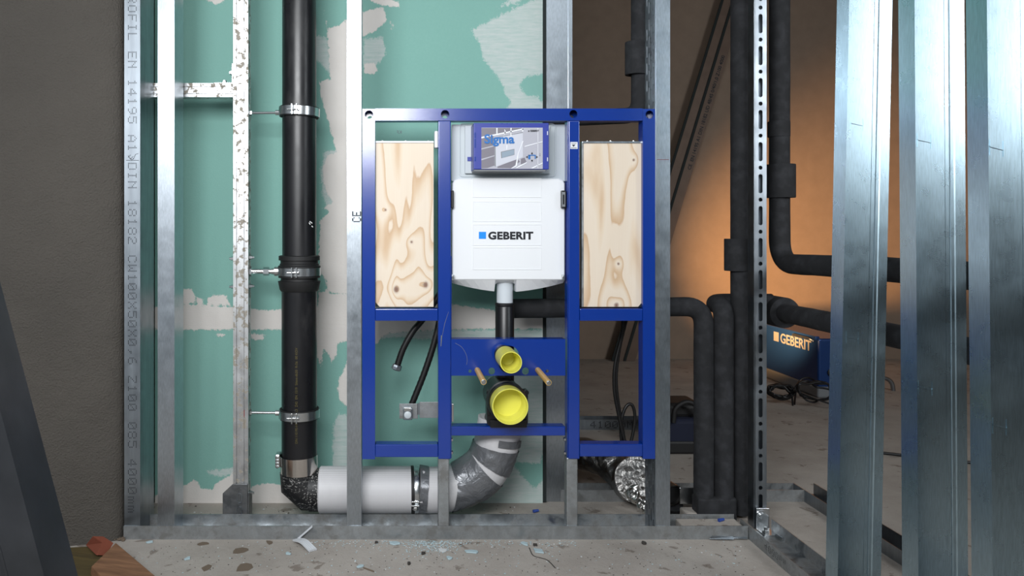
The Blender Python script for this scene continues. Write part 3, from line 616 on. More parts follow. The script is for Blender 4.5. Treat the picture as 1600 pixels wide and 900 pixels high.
for dz in (0, .012): mb.box(PX(643, Yw-.06), PX(655, Yw-.06), Yw-.075, Yw-.045, PZ(781, Yw-.06)-dz-.005, PZ(781, Yw-.06)-dz)
mb.lathe([(.009, 0), (.009, .010), (.006, .010), (.006, .042)], (PX(649, Yw-.06), Yw-.060, PZ(797, Yw-.06)), (0, 0, 1), 6); mb.build('bolt', M['zinc'], root, bevel=.0008)
# taped elbow rising to the drain
root = thing('taped_elbow', 'white wrapped drain elbow bandaged with wrinkled grey tape', 'elbow', (PX(740, Yw), Yw, 0))
ctr = [(655, 764), (688, 765), (725, 755), (757, 733), (773, 702), (778, 680), (782, 655)]
yy = [Yw, Yw, Yw-.0, Yw-.005, Yw-.01, Yw-.01, Yw-.01]
pts = catmull([P(a, b, y) for (a, b), y in zip(ctr, yy)], 8)
mb = MB().tube(pts, Rw*.985, 44, rough=.0015, fr=4); mb.build('wrap', M['wrap'], root, smooth=True)
def tape(i0, i1, extra=.0025, ph=0, skew=0, m='tape', rough=.004):
    seg_ = pts[i0:i1+1]; m_ = MB(); n = len(seg_); m_.tube(seg_, Rw*.985+extra, 60, caps=False, rough=rough, fr=5)
    # trim ends into slanted tape edges
    if skew:
        k = 60
        for e, s_ in ((0, 1), (n-1, -1)):
            tdir = (seg_[min(e+1, n-1)]-seg_[max(e-1, 0)]).normalized()
            for q in range(k):
                v_ = Vector(m_.v[e*k+q]); rel = (v_-seg_[e]); m_.v[e*k+q] = tuple(v_+tdir*skew*s_*(rel.z/Rw)*.9)
    return m_.build('tape_band', M[m], root, smooth=True)
tape(0, 3, .002); tape(13, 19, .002, skew=.04); tape(17, 25, .0035, skew=-.02); tape(27, 34, .003, skew=.024)
mb = MB()
for (a, b) in (((708, 745), (730, 722)), ((777, 745), (790, 738))):
    A, B = P(a[0], a[1], Yw-.072), P(b[0], b[1], Yw-.072); dd = (B-A).normalized(); nn = dd.cross(Vector((0, 1, 0))).normalized()
# vertical tape piece on the neck
mb = MB(); arc = []
for k in range(9):
    a = math.radians(20+k*7); arc.append(a)
nk = pts[36:41]
if len(nk) > 2:
    m_ = MB(); t_ = (nk[-1]-nk[0]).normalized(); side_ = t_.cross(Vector((0, -1, 0))).normalized()*-1; fr_ = side_.cross(t_).normalized()
    if fr_.y > 0: fr_ = -fr_
    if side_.x < 0: side_ = -side_
    vs = []; rr = Rw*.985+.004
    for p_ in nk:
        for a in np.linspace(math.radians(-5), math.radians(85), 12): vs.append(p_+side_*rr*math.sin(a)+fr_*rr*math.cos(a))
    for p_ in nk:
        for a in np.linspace(math.radians(-5), math.radians(85), 12): vs.append(p_+side_*(rr-.002)*math.sin(a)+fr_*(rr-.002)*math.cos(a))
    L0 = len(nk)*12; fs = [(i*12+j, i*12+j+1, (i+1)*12+j+1, (i+1)*12+j) for i in range(len(nk)-1) for j in range(11)]
    fs += [tuple(q+L0 for q in f[::-1]) for f in fs]; m_.add(vs, fs); m_.build('tape_patch', M['tape'], root, smooth=True)

# ================================================================== BLUE INSTALLATION FRAME
root = thing('toilet_installation_frame', 'blue powder-coated steel frame for a wall-hung toilet', 'frame', (PX(795), 0, 0)); FR = root
FD = .042
def blue_bar(name, x0, x1, y0, y1, Y0=0.0, Y1=FD, holes=(), par=None, mat='blue', bev=.0025):
    X0, X1, Z0, Z1 = PX(x0, Y0), PX(x1, Y0), PZ(y1, Y0), PZ(y0, Y0)
    if not holes: return MB().box(X0, X1, Y0, Y1, Z0, Z1).build(name, M[mat], par or FR, bevel=bev, bseg=3)
    h = [circ(PX(a, Y0), PZ(b, Y0), r*S(Y0), 24) for a, b, r in holes]
    me = plate([(X0, Z0), (X1, Z0), (X1, Z1), (X0, Z1)], h, .003); m_ = MB().mesh(me, XZ(Y0+.0015))
    m_.box(X0, X0+.0025, Y0+.003, Y1, Z0, Z1).box(X1-.0025, X1, Y0+.003, Y1, Z0, Z1).box(X0+.0025, X1-.0025, Y0+.003, Y1, Z1-.0025, Z1).box(X0+.0025, X1-.0025, Y0+.003, Y1, Z0, Z0+.0025)
    me = plate([(X0, Z0), (X1, Z0), (X1, Z1), (X0, Z1)], [[(p[0], p[1]) for p in circ(PX(a, Y0)+.002, PZ(b, Y0)-.006, r*S(Y0)*.62, 20)] for a, b, r in holes if b-r*.7 > 0], .0025); m_.mesh(me, XZ(Y1-.001))
    return m_.build(name, M[mat], par or FR, bevel=.0012, bseg=2)
blue_bar('stile', 566, 586, 170, 717.5, holes=[(576.5, 179, 6.6)]); blue_bar('stile', 1004.5, 1023.5, 170, 717, holes=[(1015, 179, 6.3)])
blue_bar('stile', 684.8, 704.5, 188.7, 717.5, -.002, FD); blue_bar('stile', 888.4, 905.8, 188.7, 717.3, -.002, FD)
blue_bar('top_rail', 586.2, 1004.3, 169.5, 188.4, holes=[(695.5, 178.5, 6.6), (896, 178, 6.3)])
blue_bar('shelf_rail', 586.2, 684.6, 482.5, 501.5, .001); blue_bar('shelf_rail', 906, 1004.3, 482.5, 501.5, .001)
blue_bar('bottom_rail', 586.2, 684.6, 694.5, 714.5, .001); blue_bar('bottom_rail', 906, 1004.3, 694, 713.7, .001)
blue_bar('cross_bar', 704.7, 883.5, 666.5, 681, .006, .05)
# side flats seen on the inner right stile, where the cistern hooks in
mb = MB().box(PX(883, .035), PX(888.2), .004, .040, PZ(717), PZ(188.7)); mb.build('stile_flange', M['blue'], FR, bevel=.0008)
mb = MB().box(PX(704.5), PX(705.8), .006, .012, PZ(717), PZ(400)); mb.box(PX(704.5), PX(706.3), .012, .03, PZ(470), PZ(372+40)); mb.build('stile_flange', M['blue'], FR)
# mounting plate with openings
Z = lambda y: PZ(y, .002)
X_ = lambda x: PX(x, .002)
hole_main = obround(X_(795), (Z(540)+Z(583))/2, 32*S(0), 43*S(0), 8)
hs = [hole_main, circ(X_(734.5), Z(580), 2.6*S(0), 12), circ(X_(855), Z(580), 2.6*S(0), 12), obround(X_(768.3), Z(580), 10*S(0), 11*S(0), 6), obround(X_(821), Z(580), 10.5*S(0), 11.5*S(0), 6)]
me = plate([(X_(704.7), Z(587)), (X_(883.4), Z(587)), (X_(883.4), Z(530)), (X_(704.7), Z(530))], hs, .004)
mb = MB().mesh(me, XZ(.004)); mb.box(X_(704.7), X_(883.4), .006, .045, Z(530)-.003, Z(530)); mb.build('mounting_plate', M['blue'], FR, bevel=.001)
# scratches on the plate
mb = MB(); mb.tube(catmull([P(711, 536, .0018), P(721, 542, .0018), P(728, 553, .0018), P(730, 562, .0018), P(729, 570, .0018)], 4), .0006, 5)
mb.tube([P(703-2, 487, -.0022), P(695, 505, -.0022), P(690, 530, -.0022)], [.0004, .0007, .0004], 5); mb.tube([P(690, 524, -.0022), P(689, 541, -.0022)], [.0022, .0012], 6); mb.build('scratch', M['ink_faint'], FR)
for (x0, x1, lab) in ((684.9, 701.8, 0), (885.8, 903, 1)):
    MB().box(PX(x0), PX(x1), .003, .038, .003, PZ(716)).build('telescopic_leg', M['galv_dirty'], FR, bevel=.0025)
mb = MB(); me = None
mb.box(PX(890.8), PX(902.2), -.0026, -.002, PZ(232.8), PZ(222)); mb.build('sticker', M['paper_white'], FR)
mb = MB().add([tuple(P(893.5, 226, -.003)), tuple(P(899, 226, -.003)), tuple(P(896.2, 229.6, -.003)), tuple(P(893.5, 226, -.0025)), tuple(P(899, 226, -.0025)), tuple(P(896.2, 229.6, -.0025))], [(0, 2, 1), (3, 4, 5), (0, 1, 4, 3), (1, 2, 5, 4), (2, 0, 3, 5)])
mb.box(PX(892.5), PX(900.5), -.0029, -.0026, PZ(224.6), PZ(224)); mb.box(PX(892), PX(901), -.0029, -.0026, PZ(231.6), PZ(230.8)); mb.build('sticker_print', M['ink'], FR)
# threaded rods
for (xr, xe, ye, n) in ((746, 755.6, 596.8, 0), (840.6, 857.3, 598, 1)):
    A = P(xr, 578.5, 0); B = P(xe, ye, -.155); dd = (B-A).normalized()
    mb = MB().tube([A-dd*.02, B], .0083, 20); mb.build('threaded_rod', M['brass'], FR, smooth=True)
    mb = MB().lathe([(.0070, 0), (.0070, .0006), (.0055, .0010)], B, dd, 20); mb.lathe([(.0045, .0008), (.0045, .003)], B, dd, 6); mb.build('rod_tip', M['zinc'], FR)
# screws on the stile edges
mb = MB()
for (a, b) in ((706.5, 653), (706.5, 635), (706.5, 689), (706.5, 709)): mb.lathe([(.006, 0), (.006, .005), (.003, .007)], (PX(704.6)+.0005, .014, PZ(b)), (1, 0, 0), 6)
for b in (688, 709.5): mb.lathe([(.006, 0), (.006, .005), (.003, .007)], (PX(883, .02)-.0005, .012, PZ(b)), (-1, 0, 0), 6)
mb.build('screw', M['zinc'], FR)
mb = MB().box(PX(705, .02), PX(708.5, .02), .008, .024, PZ(660), PZ(632)); mb.build('leg_bracket', M['zinc'], FR, bevel=.001)

# ================================================================== PLYWOOD PANELS
def ply_panel(label, x0, x1, y0, y1, Y, knots, seed, side):
    root = thing('plywood_panel', label, 'panel', (PX((x0+x1)/2, Y), Y, PZ(y1, Y)))
    ctr_ = Vector((PX((x0+x1)/2, Y), Y, PZ((y0+y1)/2, Y)))
    kn = [(PX(a, Y)-ctr_.x, PZ(b, Y)-ctr_.z, s_) for a, b, s_ in knots]
    m_ = MB().box(PX(x0, Y)-ctr_.x, PX(x1, Y)-ctr_.x, 0, .018, PZ(y1, Y)-ctr_.z, PZ(y0, Y)-ctr_.z)
    o = m_.build('board', ply('plywood_face_%d' % int(seed), kn, seed), root, bevel=.0008); o.location = ctr_
    MB().box(PX(x0-(2.5 if side else 0), Y), PX(x1, Y), Y-.003, Y+.022, PZ(y0, Y), PZ(y0-3.2, Y)).build('edge_rail', M['galv' if side else 'white_plastic'], root, bevel=.0008)
    m_ = MB()
    for a in (597, 633.5, 669.5) if not side else (919, 955.5, 991.5): m_.lathe([(.004, 0), (.004, .0025), (.002, .0035)], (PX(a, Y), Y+.010, PZ(y0-3.2, Y)), (0, 0, 1), 8)
    m_.build('screw', M['zinc'], root)
    if side: MB().box(PX(x0-3, Y), PX(x0-.3, Y), Y+.0, Y+.02, PZ(y1, Y), PZ(y0, Y)).build('edge_strip', M['galv_dirty'], root)
    else: MB().box(PX(679, Y-.01), PX(684.6, Y-.01), Y-.012, Y+.02, PZ(231, Y-.01), PZ(204.5, Y-.01)).build('clip', M['white_plastic'], root, bevel=.003)
    m_ = MB()
    for (cxn, s_) in ((x0 if not side else x1, 1 if not side else -1),):
        X0 = PX(cxn, Y-.001)
        m_.add([(X0, Y-.0015, PZ(y1, Y)), (X0+s_*.012, Y-.0015, PZ(y1, Y)), (X0, Y-.0015, PZ(y1, Y)+.014), (X0, Y, PZ(y1, Y)), (X0+s_*.012, Y, PZ(y1, Y)), (X0, Y, PZ(y1, Y)+.014)], [(0, 1, 2), (3, 5, 4), (0, 3, 4, 1), (1, 4, 5, 2), (2, 5, 3, 0)])
    m_.build('corner_notch', M['seal_and_shade'], root)
ply_panel('left plywood panel with two dark knots inside the blue frame', 586.8, 677.6, 223.5, 479.5, .014, [(619.5, 452, 1), (665, 445, 1), (643, 378, .45), (602, 328, .35)], 3.1, 0)
ply_panel('right plywood panel with flame grain inside the blue frame', 912, 1003.4, 224, 479.5, .016, [(966, 412, .35), (990, 250, .35), (963, 477, .8)], 8.7, 1)

# ================================================================== CISTERN
Yc = .022
CT = thing('concealed_cistern', 'white plastic cistern body between the blue inner stiles', 'cistern', (PX(795, Yc), Yc, PZ(457, Yc)))
def cz(y, Y=Yc): return PZ(y, Y)
def cxx(x, Y=Yc): return PX(x, Y)
top = [(882.5, 300), (882.5, 287), (880, 281.5), (873, 279), (717, 279), (710, 281.5), (706.8, 287), (706.5, 300)]
bx = [706.5, 715, 727, 740, 753, 765, 773.5, 774, 775.5, 779, 795, 804, 807.5, 808.5, 809, 818, 830, 845, 860, 872, 882.5]
def by(x):
    u_ = abs(x-794.5)/88; v_ = 457.5-14.5*u_**1.7
    if 774.8 < x < 808.2: v_ = 445.5 if x in (775.5, 807.5) else 442.5
    return v_
rings = []
for (Yq, fb, ins) in ((Yc+.004, lambda x: 437.2, 1.5), (Yc, lambda x: 436.5, 0), ):
    pass
def ring(Yq, fb, ins=0):
    out = []
    for (x, y) in top: out.append((cxx(x+(ins if x < 795 else -ins)), Yq, cz(y+(ins if y < 290 else 0))))
    for x in bx: out.append((cxx(min(max(x, 706.5+ins), 882.5-ins)), Yq, cz(fb(x))))
    return out
R_ = [ring(Yc, lambda x: 436.0, 1.2), ring(Yc+.0025, lambda x: 437.5), ring(Yc+.026, by), ring(Yc+.10, by)]
n = len(R_[0]); vs = sum(R_, []); fs = [(k*n+i, k*n+(i+1) % n, (k+1)*n+(i+1) % n, (k+1)*n+i) for k in range(3) for i in range(n)]
fs += [tuple(range(n)), tuple(range(4*n-1, 3*n-1, -1))]
MB().add(vs, fs).build('front_shell', M['white_plastic'], CT)
for (a, b) in ((278.5, 308.5), (315, 346), (350.5, 383.5), (386.5, 421.5)):
    m_ = MB(); me = plate(rrect(cxx(738.5), cxx(845.8), cz(b), cz(a), .001, 2), [rrect(cxx(739.3), cxx(845.0), cz(b-.8), cz(a+.8), .001, 2)], .0022); m_.mesh(me, XZ(Yc-.0004)); m_.box(cxx(739.3), cxx(845.0), Yc-.0004, Yc+.001, cz(b-.6), cz(a+.6))
    m_.build('raised_panel', M['white_plastic'], CT)
# logo
lg = MB().box(cxx(748.2), cxx(759.4), Yc-.0010, Yc, cz(373.2), cz(362.2)); lg = lg.build('logo_square', M['logo_blue'], CT)
tm = text_mesh('GEBERIT', .0242, .0011, .0002, space=1.06); xs_ = [v.co.x for v in tm.vertices]; wd = max(xs_)-min(xs_); mnx = min(xs_); sc = (cxx(833.2)-cxx(762.8))/wd
mb = MB().mesh(tm, Matrix.Translation((cxx(762.8)-mnx*sc, Yc-.0009, cz(373.6))) @ Matrix.Rotation(math.pi/2, 4, 'X') @ Matrix.Diagonal((sc, 11.6*S(Yc)/.0176, 1, 1))); mb.build('logo_lettering', M['logo_black'], CT)
# upper back shell
m_ = MB(); Yk = .042
m_.mesh(plate(rrect(PX(705.5, Yk), PX(884, Yk), PZ(283, Yk), PZ(194.5, Yk), .004, 3), [], .006), XZ(Yk+.004)); m_.build('back_shell', M['grey_plastic'], CT, bevel=.001)
m_ = MB(); m_.mesh(plate(rrect(PX(717, Yk), PX(868, Yk), PZ(276.5, Yk), PZ(193, Yk), .012, 5), [rrect(PX(718.8, Yk), PX(866.2, Yk), PZ(274.8, Yk), PZ(194, Yk), .011, 5)], .004), XZ(Yk-.001)); m_.build('shell_bead', M['grey_plastic'], CT, bevel=.001)
MB().box(PX(726, Yk), PX(858, Yk), Yk-.012, Yk, PZ(271.5, Yk), PZ(197, Yk)).build('cover_plate', M['grey_plastic'], CT, bevel=.0015)
MB().box(PX(730.3, Yk-.012), PX(737, Yk-.012), Yk-.0145, Yk-.012, PZ(251.8, Yk-.012), PZ(245.3, Yk-.012)).build('blue_key', M['blue_plastic'], CT)
# service box
Yf = -.045
sb = MB().box(PX(740, Yf), PX(857.8, Yf), Yf, .035, PZ(264.8, Yf), PZ(192, Yf)).build('service_box', M['blue_plastic'], CT, bevel=.0025, bseg=3)
MB().box(PX(741, Yf), PX(853, Yf), Yf+.004, .03, PZ(267.2, Yf), PZ(264.6, Yf)).build('tray', M['mid_grey'], sb, bevel=.001)
m_ = MB()
for a in (767, 775.5, 784, 792, 800, 808, 816, 824): m_.box(PX(a, Yf), PX(a+.8, Yf), Yf-.0004, Yf+.002, PZ(193.8, Yf), PZ(192.4, Yf))
for (a, b) in ((216, 207), (231, 217), (252, 245)): m_.box(PX(741.3, Yf), PX(743.8, Yf), Yf-.0005, Yf+.002, PZ(a, Yf), PZ(b, Yf))
m_.build('moulded_marks', M['blue'], sb)
m_ = MB()
for (a, b) in ((211, 205), (252, 246)): m_.box(PX(854.8, Yf), PX(856, Yf), Yf-.0006, Yf+.002, PZ(a, Yf), PZ(b, Yf))
m_.build('slot', M['paper_white'], sb)
# printed card, drawn flat in layers on the box front
def cp(cx_, cy_): return (PX(735+cx_/9.477, Yf), PZ(185+cy_/9.477, Yf))
def layer(polys, lev, mat, name, par):
    m2 = MB()
    for p_ in polys: m2.prism([cp(*q) for q in p_], (0, Yf-.0012-lev*.00025, 0), (1, 0, 0), (0, 0, 1), (0, 1, 0), .0002+lev*0.0)
    return m2.build(name, mat, par)
card = MB().box(cp(162, 0)[0], cp(1070, 0)[0], Yf-.0012, Yf, cp(0, 748)[1], cp(0, 138)[1]).build('printed_card', plain('card_grey', lin(178, 178, 188), .35, coat=.3), sb)
def clipc(p_): return [(min(max(a, 162), 1070), min(max(b, 138), 748)) for a, b in p_]
dk = plain('card_tile_grey', lin(122, 118, 128), .4, coat=.2)
tiles = [[(162, 143), (380, 143), (380, 235), (162, 275)], [(404, 143), (590, 143), (590, 190), (404, 228)], [(610, 143), (755, 143), (750, 160), (610, 186)],
 [(162, 300), (340, 262), (340, 400), (162, 445)], [(162, 462), (355, 415), (355, 545), (162, 600)], [(162, 622), (355, 560), (355, 700), (250, 735), (162, 742)], [(400, 735), (400, 715), (690, 600), (735, 640), (600, 738)], [(745, 600), (800, 580), (830, 645), (760, 690), (745, 690)]]
layer(tiles, 1, dk, 'card_tiles', card)
lt = plain('card_light_grey', lin(200, 202, 212), .4, coat=.2)
layer([[(370, 290), (775, 215), (775, 575), (375, 718)]], 2, lt, 'card_panel', card)
layer([[(358, 292), (370, 290), (375, 718), (358, 705)], [(350, 285), (775, 205), (775, 213), (352, 296)]], 1.5, M['mid_grey'], 'card_shadow', card)
layer([[(450, 495), (650, 452), (650, 540), (455, 592)]], 3, M['mid_grey'], 'card_key_edge', card)
layer([[(462, 502), (645, 462), (645, 535), (467, 588)]], 4, plain('card_key_blue', lin(140, 156, 172), .4), 'card_key', card)
wl_ = plain('card_white', lin(232, 234, 240), .4)
layer([[(384, 143), (398, 143), (398, 225), (384, 228)], [(765, 143), (780, 143), (780, 200), (765, 200)], [(500, 160), (515, 175), (522, 210), (495, 260), (488, 275), (508, 205)], [(592, 143), (608, 143), (604, 270), (592, 280)], [(535, 390), (545, 400), (542, 460), (532, 465)],
 [(765, 340), (785, 335), (750, 420), (712, 520), (690, 690), (680, 712), (610, 742), (600, 738), (665, 700), (700, 520), (740, 420)], [(800, 410), (1066, 340), (1066, 352), (800, 424)], [(890, 738), (1066, 655), (1066, 668), (925, 742)], [(740, 690), (830, 648), (836, 660), (690, 735), (665, 735)], [(162, 275), (780, 150), (780, 168), (162, 298)], [(996, 145), (1002, 145), (1002, 742), (996, 742)]], 5, wl_, 'card_highlights', card)
tm = text_mesh('Sigma', .0160, .00045, .0001); xs_ = [v.co.x for v in tm.vertices]; sc = (cp(650, 0)[0]-cp(205, 0)[0])/(max(xs_)-min(xs_))
MB().mesh(tm, Matrix.Translation((cp(205, 0)[0]-min(xs_)*sc, Yf-.0032, cp(0, 368)[1])) @ Matrix.Rotation(math.pi/2, 4, 'X') @ Matrix.Diagonal((sc, sc*.95, 1, 1))).build('card_title', M['word_blue'], card)
tm = text_mesh('GEBERIT', .0040, .0001, .0001); xs_ = [v.co.x for v in tm.vertices]; sc = (cp(1012, 0)[0]-cp(880, 0)[0])/(max(xs_)-min(xs_))
m2 = MB().mesh(tm, Matrix.Translation((cp(880, 0)[0], Yf-.0032, cp(0, 197)[1])) @ Matrix.Rotation(math.pi/2, 4, 'X') @ Matrix.Diagonal((sc, sc, 1, 1)))
m2.prism([cp(852, 198), cp(870, 198), cp(870, 181), cp(852, 181)], (0, Yf-.0032, 0), (1, 0, 0), (0, 0, 1), (0, 1, 0), .0003)
for p_ in ([(818, 572), (846, 555), (846, 590)], [(998, 572), (972, 555), (972, 590)], [(910, 500), (897, 522), (922, 522)], [(897, 520), (922, 520), (918, 532), (901, 532)], [(897, 615), (922, 615), (918, 628), (901, 628)], [(910, 646), (897, 626), (922, 626)], [(1024, 522), (1032, 522), (1032, 530), (1024, 530)], [(1024, 545), (1032, 545), (1032, 555), (1024, 555)]):
    m2.prism([cp(*q) for q in p_], (0, Yf-.0032, 0), (1, 0, 0), (0, 0, 1), (0, 1, 0), .0003)
m2.build('card_print', M['logo_black'], card)
layer([[(855, 540), (965, 540), (965, 553), (855, 553)], [(855, 540), (885, 553), (885, 605), (855, 605)], [(950, 553), (965, 553), (965, 600), (950, 600)]], 6, M['word_blue'], 'card_icon', card)
# clips
for (x0, x1, m_) in ((704.8, 709.2, 0), (877.5, 884.5, 1)):
    Y0 = .006; mb = MB().box(PX(x0, Y0), PX(x1, Y0), Y0, .03, PZ(325, Y0), PZ(297.5, Y0)); o = mb.build('clip', M['black_plastic'], CT, bevel=.002)
    if m_: MB().mesh(plate(rrect(PX(878, Y0), PX(883, Y0), PZ(323, Y0), PZ(300, Y0), .001, 2), [rrect(PX(879.2, Y0), PX(881.8, Y0), PZ(319.5, Y0), PZ(304, Y0), .0006, 2)], .002), XZ(Y0-.001)).build('clip_rim', M['mid_grey'], o)
mb = MB()
for a, sg in ((707.5, 1), (880.3, -1)): mb.box(PX(a-2, .01), PX(a+2, .01), .008, .022, PZ(438, .01), PZ(429, .01)); mb.lathe([(.004, 0), (.004, .004)], (PX(a, .01), .008, PZ(432, .01)), (0, -1, 0), 8)
mb.build('catch', M['zinc'], CT, bevel=.001)
# flush tube
Yt = .075
root = thing('flush_pipe', 'black flush pipe hanging under the white cistern with a milky sleeve', 'pipe', (PX(789, Yt), Yt, PZ(528, Yt)))
mb = MB().lathe([(12.7*S(Yt), 0), (12.7*S(Yt), .075), (11*S(Yt), .076)], (PX(788.6, Yt), Yt, PZ(473, Yt)), (0, 0, 1), 32); mb.build('sleeve', M['tube_white'], root, smooth=True)
r = 14.6*S(Yt)
mb = MB().lathe([(r, 0), (r, PZ(479, Yt)-PZ(600, Yt)), (r*.96, PZ(478, Yt)-PZ(600, Yt)), (r*1.03, PZ(477, Yt)-PZ(600, Yt)), (r*1.03, PZ(474, Yt)-PZ(600, Yt)), (r*.8, PZ(472, Yt)-PZ(600, Yt))], (PX(788.6, Yt), Yt, PZ(600, Yt)), (0, 0, 1), 32)
mb.build('pipe_length', M['black_plastic'], root, smooth=True)

# ================================================================== OUTLETS AND YELLOW CAPS
def cap(label, px, py, Y, r, depth, wall=.0022, inner=.75, cy=None):
    root = thing('protective_cap', label, 'cap', tuple(P(px, py, Y))); o = P(px, py, Y)
    mb = MB().lathe([(r*.99, depth), (r, .002), (r, 0), (r-wall, 0), (r-wall, depth*.35), (r-wall*1.4, depth*.37), (r*inner, depth*.5), (r*inner-.001, depth*.8), (.0001, depth*.82), (.0001, depth)], o, (0, 1, 0), 48)
    mb.build('shell', M['cap'], root, smooth=True); return o
o = cap('small round yellow protective cap in the mounting plate', 798.6, 566.5, -.15, 17.0*S(-.15), .11, .0022, .74)
root = thing('flush_elbow', 'black elbow outlet behind the small yellow cap', 'outlet', tuple(o))
mb = MB().lathe([(.0275, 0), (.0305, 0), (.0305, .006), (.0275, .008), (.0275, .16)], (o.x, -.035, o.z), (0, 1, 0), 40); mb.build('outlet', M['black_plastic'], root, smooth=True)
o = cap('large round yellow protective cap on the waste outlet', 797.3, 635.5, -.10, 28.2*S(-.10), .085, .0026, .84)
root = thing('waste_outlet', 'black clamped waste outlet behind the large yellow cap', 'outlet', tuple(o))
mb = MB().lathe([(.0530, 0), (.0560, 0), (.0575, .004), (.0575, .012), (.0545, .014), (.0545, .024), (.0585, .025), (.0585, .032), (.0545, .034), (.0545, .15), (.050, .15), (.050, .0)], (o.x, -.045, o.z), (0, 1, 0), 48, close=True); mb.build('socket', M['black_plastic'], root, smooth=True)
Yq = .012
mb = MB().mesh(plate(rrect(PX(760.5, Yq), PX(824.5, Yq), PZ(664.5, Yq), PZ(607.5, Yq), .010, 4), [circ(o.x, o.z, .050, 28)], .010), XZ(Yq))
for (a, b) in ((763, 612), (821, 612)): mb.lathe([(.008, 0), (.008, .03)], (PX(a, Yq), Yq-.016, PZ(b, Yq)), (0, 1, 0), 12)
mb.box(PX(759.5, Yq), PX(764, Yq), -.006, .03, PZ(646, Yq), PZ(609, Yq)); mb.box(PX(765, Yq), PX(822, Yq), -.004, .036, PZ(666, Yq), PZ(655, Yq)); mb.build('bracket', M['black_plastic'], root, bevel=.0015)
mb = MB().lathe([(.0455, 0), (.0455, .085)], (o.x-.004, .055, o.z-.055), (0, .5, -.3), 32)
mb.build('neck', M['black_plastic'], root, smooth=True)

# ================================================================== HOSES + VALVE BRACKET
def hose(name, label, pts_, r, nut):
    root = thing(name, label, 'hose', tuple(pts_[0])); p_ = catmull(pts_, 14); rr = [r*(1+(.045 if i % 2 else -.02)) for i in range(len(p_))]
    MB().tube(p_, rr, 16).build('hose', M['cable'], root, smooth=True)
    if nut:
        d_ = (p_[-1]-p_[-2]).normalized(); MB().lathe([(r*1.45, -.004), (r*1.6, .002), (r*1.6, .010), (r*1.3, .013)], p_[-1], d_, 8).build('nut', M['galv_dark'], root)
    return root
Yv = .10
hose('flexible_hose', 'short black flexible hose with a loose end nut behind the left window of the frame', [P(690, 455, Yv), P(662, 497, Yv), P(645, 518, Yv), (P(630, 545, Yv)), P(620.5, 572, Yv)], .0098, True)
hose('flexible_hose', 'longer black flexible hose ending at the metal valve bracket', [P(692, 440, Yv), P(688, 490, Yv), P(680, 530, Yv), P(664, 580, Yv), P(643, 633, Yv)], .0098, False)
Yb = .075
root = thing('valve_bracket', 'flat grey metal bracket holding the hose, left of the inner blue stile', 'bracket', tuple(P(655, 641, Yb)))
MB().box(PX(624, Yb), PX(653, Yb), Yb-.002, Yb+.001, PZ(654, Yb), PZ(630.5, Yb)).build('end_plate', M['galv_dirty'], root, bevel=.0008)
MB().box(PX(655.5, Yb), PX(690, Yb), Yb-.001, Yb+.002, PZ(653, Yb), PZ(628, Yb)).build('strip', M['galv_dirty'], root, bevel=.0008)
MB().box(PX(652, Yb), PX(656, Yb), Yb-.002, Yb+.001, PZ(648, Yb), PZ(630, Yb)).build('web', M['galv_dark'], root)
mb = MB().box(PX(630, Yb-.01), PX(644, Yb-.01), Yb-.02, Yb, PZ(654, Yb), PZ(636, Yb)); MB().box(PX(631, Yb-.01), PX(642, Yb-.01), Yb-.024, Yb-.015, PZ(640, Yb), PZ(634.5, Yb)).build('latch', M['zinc'], root, bevel=.001)
mb.build('valve_body', M['galv_dark'], root, bevel=.002)
MB().lathe([(.011, 0), (.011, .004), (.008, .006)], P(637, 648, Yb-.02), (0, -1, 0), 20).build('valve_cap', M['grey_plastic'], root, smooth=True)
hose('hanging_cable', 'pair of black cables hanging in a loop behind the right window of the frame', [P(975, 470, .30), P(972, 520, .30), P(961, 570, .30), P(960, 610, .30), P(967, 650, .30), P(975, 685, .30), P(983, 700, .30)], .0055, False)
hose('hanging_cable', 'black cable bent into a narrow loop behind the right window of the frame', [P(984, 480, .31), P(968, 545, .31), P(963, 600, .31), P(972, 665, .31), P(979, 700, .31), P(986, 690, .31), P(992, 655, .31), P(989, 635, .31), P(982, 632, .31), P(975, 642, .31), P(970, 665, .31), P(972, 700, .31)], .0052, False)

# ================================================================== INSULATED PIPES
def foam_pipe(label, pts_, r, rad=.07, collars=(), name='insulated_pipe'):
    root = thing(name, label, 'pipe', tuple(pts_[0])); p_ = fillet(pts_, rad, 10); q = [p_[0]]
    for a, b in zip(p_, p_[1:]):
        k = max(1, int((b-a).length/.05)); q += [a.lerp(b, j/k) for j in range(1, k+1)]
    MB().tube(q, r, 28, rough=.0012, fr=1.5).build('foam_sleeve', M['foam'], root, smooth=True)
    for (a, b, cr) in collars:
        m_ = MB(); a, b = Vector(a), Vector(b); m_.lathe([(r*.9, 0), (cr*.98, 0), (cr, .003), (cr, (b-a).length-.003), (cr*.98, (b-a).length), (r*.9, (b-a).length)], a, b-a, 32, close=True); m_.build('foam_collar', M['foam'], root, smooth=True)
    return root
ri = .0305; Y1 = .155
foam_pipe('black foam pipe crossing behind the flush pipe and turning down right of the frame', [P(802, 482, Y1+.03), P(1099.5, 479, Y1+.01), (PX(1099.5, Y1), Y1, .012)], ri, .06)
foam_pipe('black foam pipe rising beside its twin and turning right behind the slotted post', [(PX(1130.5, Y1), Y1, .012), P(1130.5, 478, Y1), (PX(1130.5, Y1)+.008, .262, PZ(478, Y1)), (PX(1205, .262), .262, PZ(478, Y1))], ri, .05)
Y3 = .185
foam_pipe('straight vertical black foam pipe directly left of the slotted post', [(PX(1157, Y3), Y3, .012), (PX(1157, Y3), Y3, 2.6)], .0300, .05, [(P(1151, 423, Y3), P(1151, 373, Y3), .0375)])
xq = 1.262
